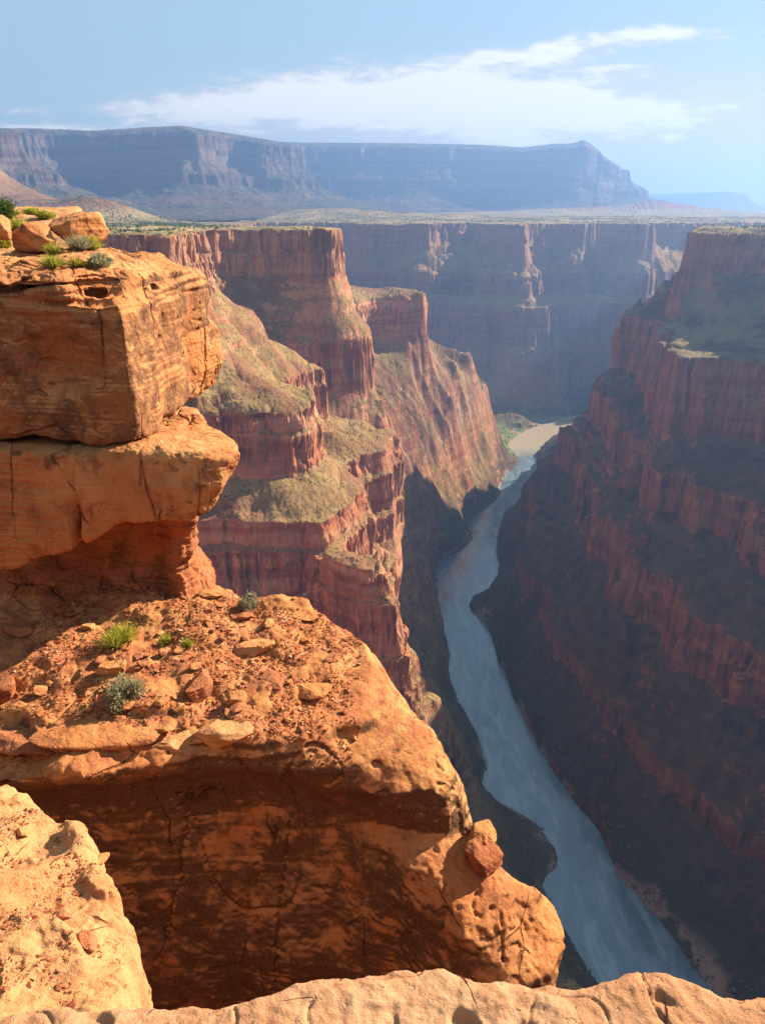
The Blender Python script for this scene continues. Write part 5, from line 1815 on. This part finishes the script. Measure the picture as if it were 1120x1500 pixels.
# ---- far scrub on the plateau and trees along the rim
def scrub():
    r = np.random.default_rng(5)
    n = 30000
    xs = np.concatenate([r.uniform(-1500, -60, n), r.uniform(640, 1500, n // 4), r.uniform(-600, 2600, n)])
    ys = np.concatenate([r.uniform(1000, 3300, n), r.uniform(1450, 2600, n // 4), r.uniform(3500, 5200, n)])
    z, hn, sd_, _, _ = terrain(xs, ys, HG)
    ok = (hn > 3.05) & (noise2(xs / 160, ys / 160, 33) > -0.10)
    xs, ys, z = xs[ok], ys[ok], z[ok]
    k = len(xs)
    s_ = r.uniform(1.0, 2.6, k)
    oct_ = np.array([(1, 0, .5), (0, 1, .5), (-1, 0, .5), (0, -1, .5), (0, 0, 1.3), (0, 0, -.2)])
    tri = np.array([(0, 1, 4), (1, 2, 4), (2, 3, 4), (3, 0, 4), (1, 0, 5), (2, 1, 5), (3, 2, 5), (0, 3, 5)])
    V = oct_[None] * s_[:, None, None] * r.uniform(.7, 1.3, (k, 6, 1)) + np.stack([xs, ys, z], 1)[:, None]
    T = tri[None] + (np.arange(k) * 6)[:, None, None]
    o = link(bpy.data.objects.new('scrub_vegetation', mesh_from('scrub_vegetation', V.reshape(-1, 3), T.reshape(-1, 3), ML_D)))
    tag(o, kind='stuff')


def bank_boulders():
    cube = np.array([(a, b, c) for c in (-1, 1) for b in (-1, 1) for a in (-1, 1)], float) * 0.5
    fq = np.array([(0, 2, 3, 1), (4, 5, 7, 6), (0, 1, 5, 4), (2, 6, 7, 3), (0, 4, 6, 2), (1, 3, 7, 5)])
    r = np.random.default_rng(9)
    pts = []
    for L_, sg in ((RIVL, -1), (RIVR, 1)):
        a = np.array(L_)
        d = np.concatenate([[0], np.cumsum(np.hypot(*np.diff(a, axis=0).T))])
        t = r.uniform(0, d[-1], 9000)
        x = np.interp(t, d, a[:, 0]) + sg * np.abs(r.normal(0, 14, len(t))) + 2 * sg
        y = np.interp(t, d, a[:, 1]) + r.normal(0, 5, len(t))
        ok = (y > 450) & (y < 3300) & (noise2(x / 35, y / 35, 77) > -0.12)
        pts.append(np.stack([x[ok], y[ok]], 1))
    pts = np.concatenate(pts)
    z = terrain(pts[:, 0], pts[:, 1], HG)[0]
    ok = z > -881.5
    pts, z = pts[ok], z[ok]
    k = len(pts)
    s_ = 1.1 * (1 + r.exponential(0.8, k)).clip(0, 5)
    V = cube[None] * (1 + r.uniform(-.45, .3, (k, 8, 1))) + r.uniform(-.15, .15, (k, 8, 3))
    V = V * s_[:, None, None] * np.array([1, 1, .7]) + np.stack([pts[:, 0], pts[:, 1], z + s_ * .15], 1)[:, None]
    Fq = fq[None] + (np.arange(k) * 8)[:, None, None]
    s = NT('bank_boulder')
    geo = s.n('ShaderNodeNewGeometry')
    col = s.mix(geo.outputs['Random Per Island'], (0.07, 0.045, 0.032), (0.20, 0.12, 0.085))
    o = link(bpy.data.objects.new('riverbank_rubble', mesh_from('riverbank_rubble', V.reshape(-1, 3), Fq.reshape(-1, 4), s.finish(col, 0.95))))
    tag(o, kind='stuff')


if 'HG' in globals():
    scrub()
    bank_boulders()
    for q, (px, Y) in enumerate([(1048, 1790), (1068, 1800), (1076, 1830), (1090, 1820), (1100, 1850), (1116, 1810)]):
        x = (px - 560) / F_PX * (Y * 0.925 + 22)
        z = float(terrain(np.array([x]), np.array([float(Y)]), HG)[0][0])
        root = link(bpy.data.objects.new('rim_tree', None))
        root.location = (x, Y, z)
        V, Q, cen = leafball(500, 2.4, 4.6, 0.9, 60 + q, 8)
        V[:, 2] += 1.2
        o = link(bpy.data.objects.new('crown', mesh_from('crown', V, Q, ML_D)))
        o.parent = root
        V, Q = stems(np.array([(0, 0, 3.2), (.8, .3, 3), (-.7, .4, 3)]), 0.25)
        o = link(bpy.data.objects.new('trunk', mesh_from('trunk', V, Q, ML_STEM)))
        o.parent = root
        tag(root, ('leftmost', 'second from the left', 'third from the left', 'third from the right', 'second from the right', 'rightmost')[q] + ' of the tiny dark junipers along the flat right rim', 'tree', 'junipers along the right rim')
def build_haze():
    hm = mat_haze(9.5e-5, (0.22, 0.38, 0.74), 0.4)
    x0, x1, y0, y1, z0, z1 = -27500, 27500, -9000, 27500, -1000, 760
    V = np.array([(x, y, z) for z in (z0, z1) for y in (y0, y1) for x in (x0, x1)], float)
    Fq = np.array([(0, 2, 3, 1), (4, 5, 7, 6), (0, 1, 5, 4), (2, 6, 7, 3), (0, 4, 6, 2), (1, 3, 7, 5)])
    o = link(bpy.data.objects.new('haze', mesh_from('haze', V, Fq, hm)))
    tag(o, kind='stuff')


build_haze()
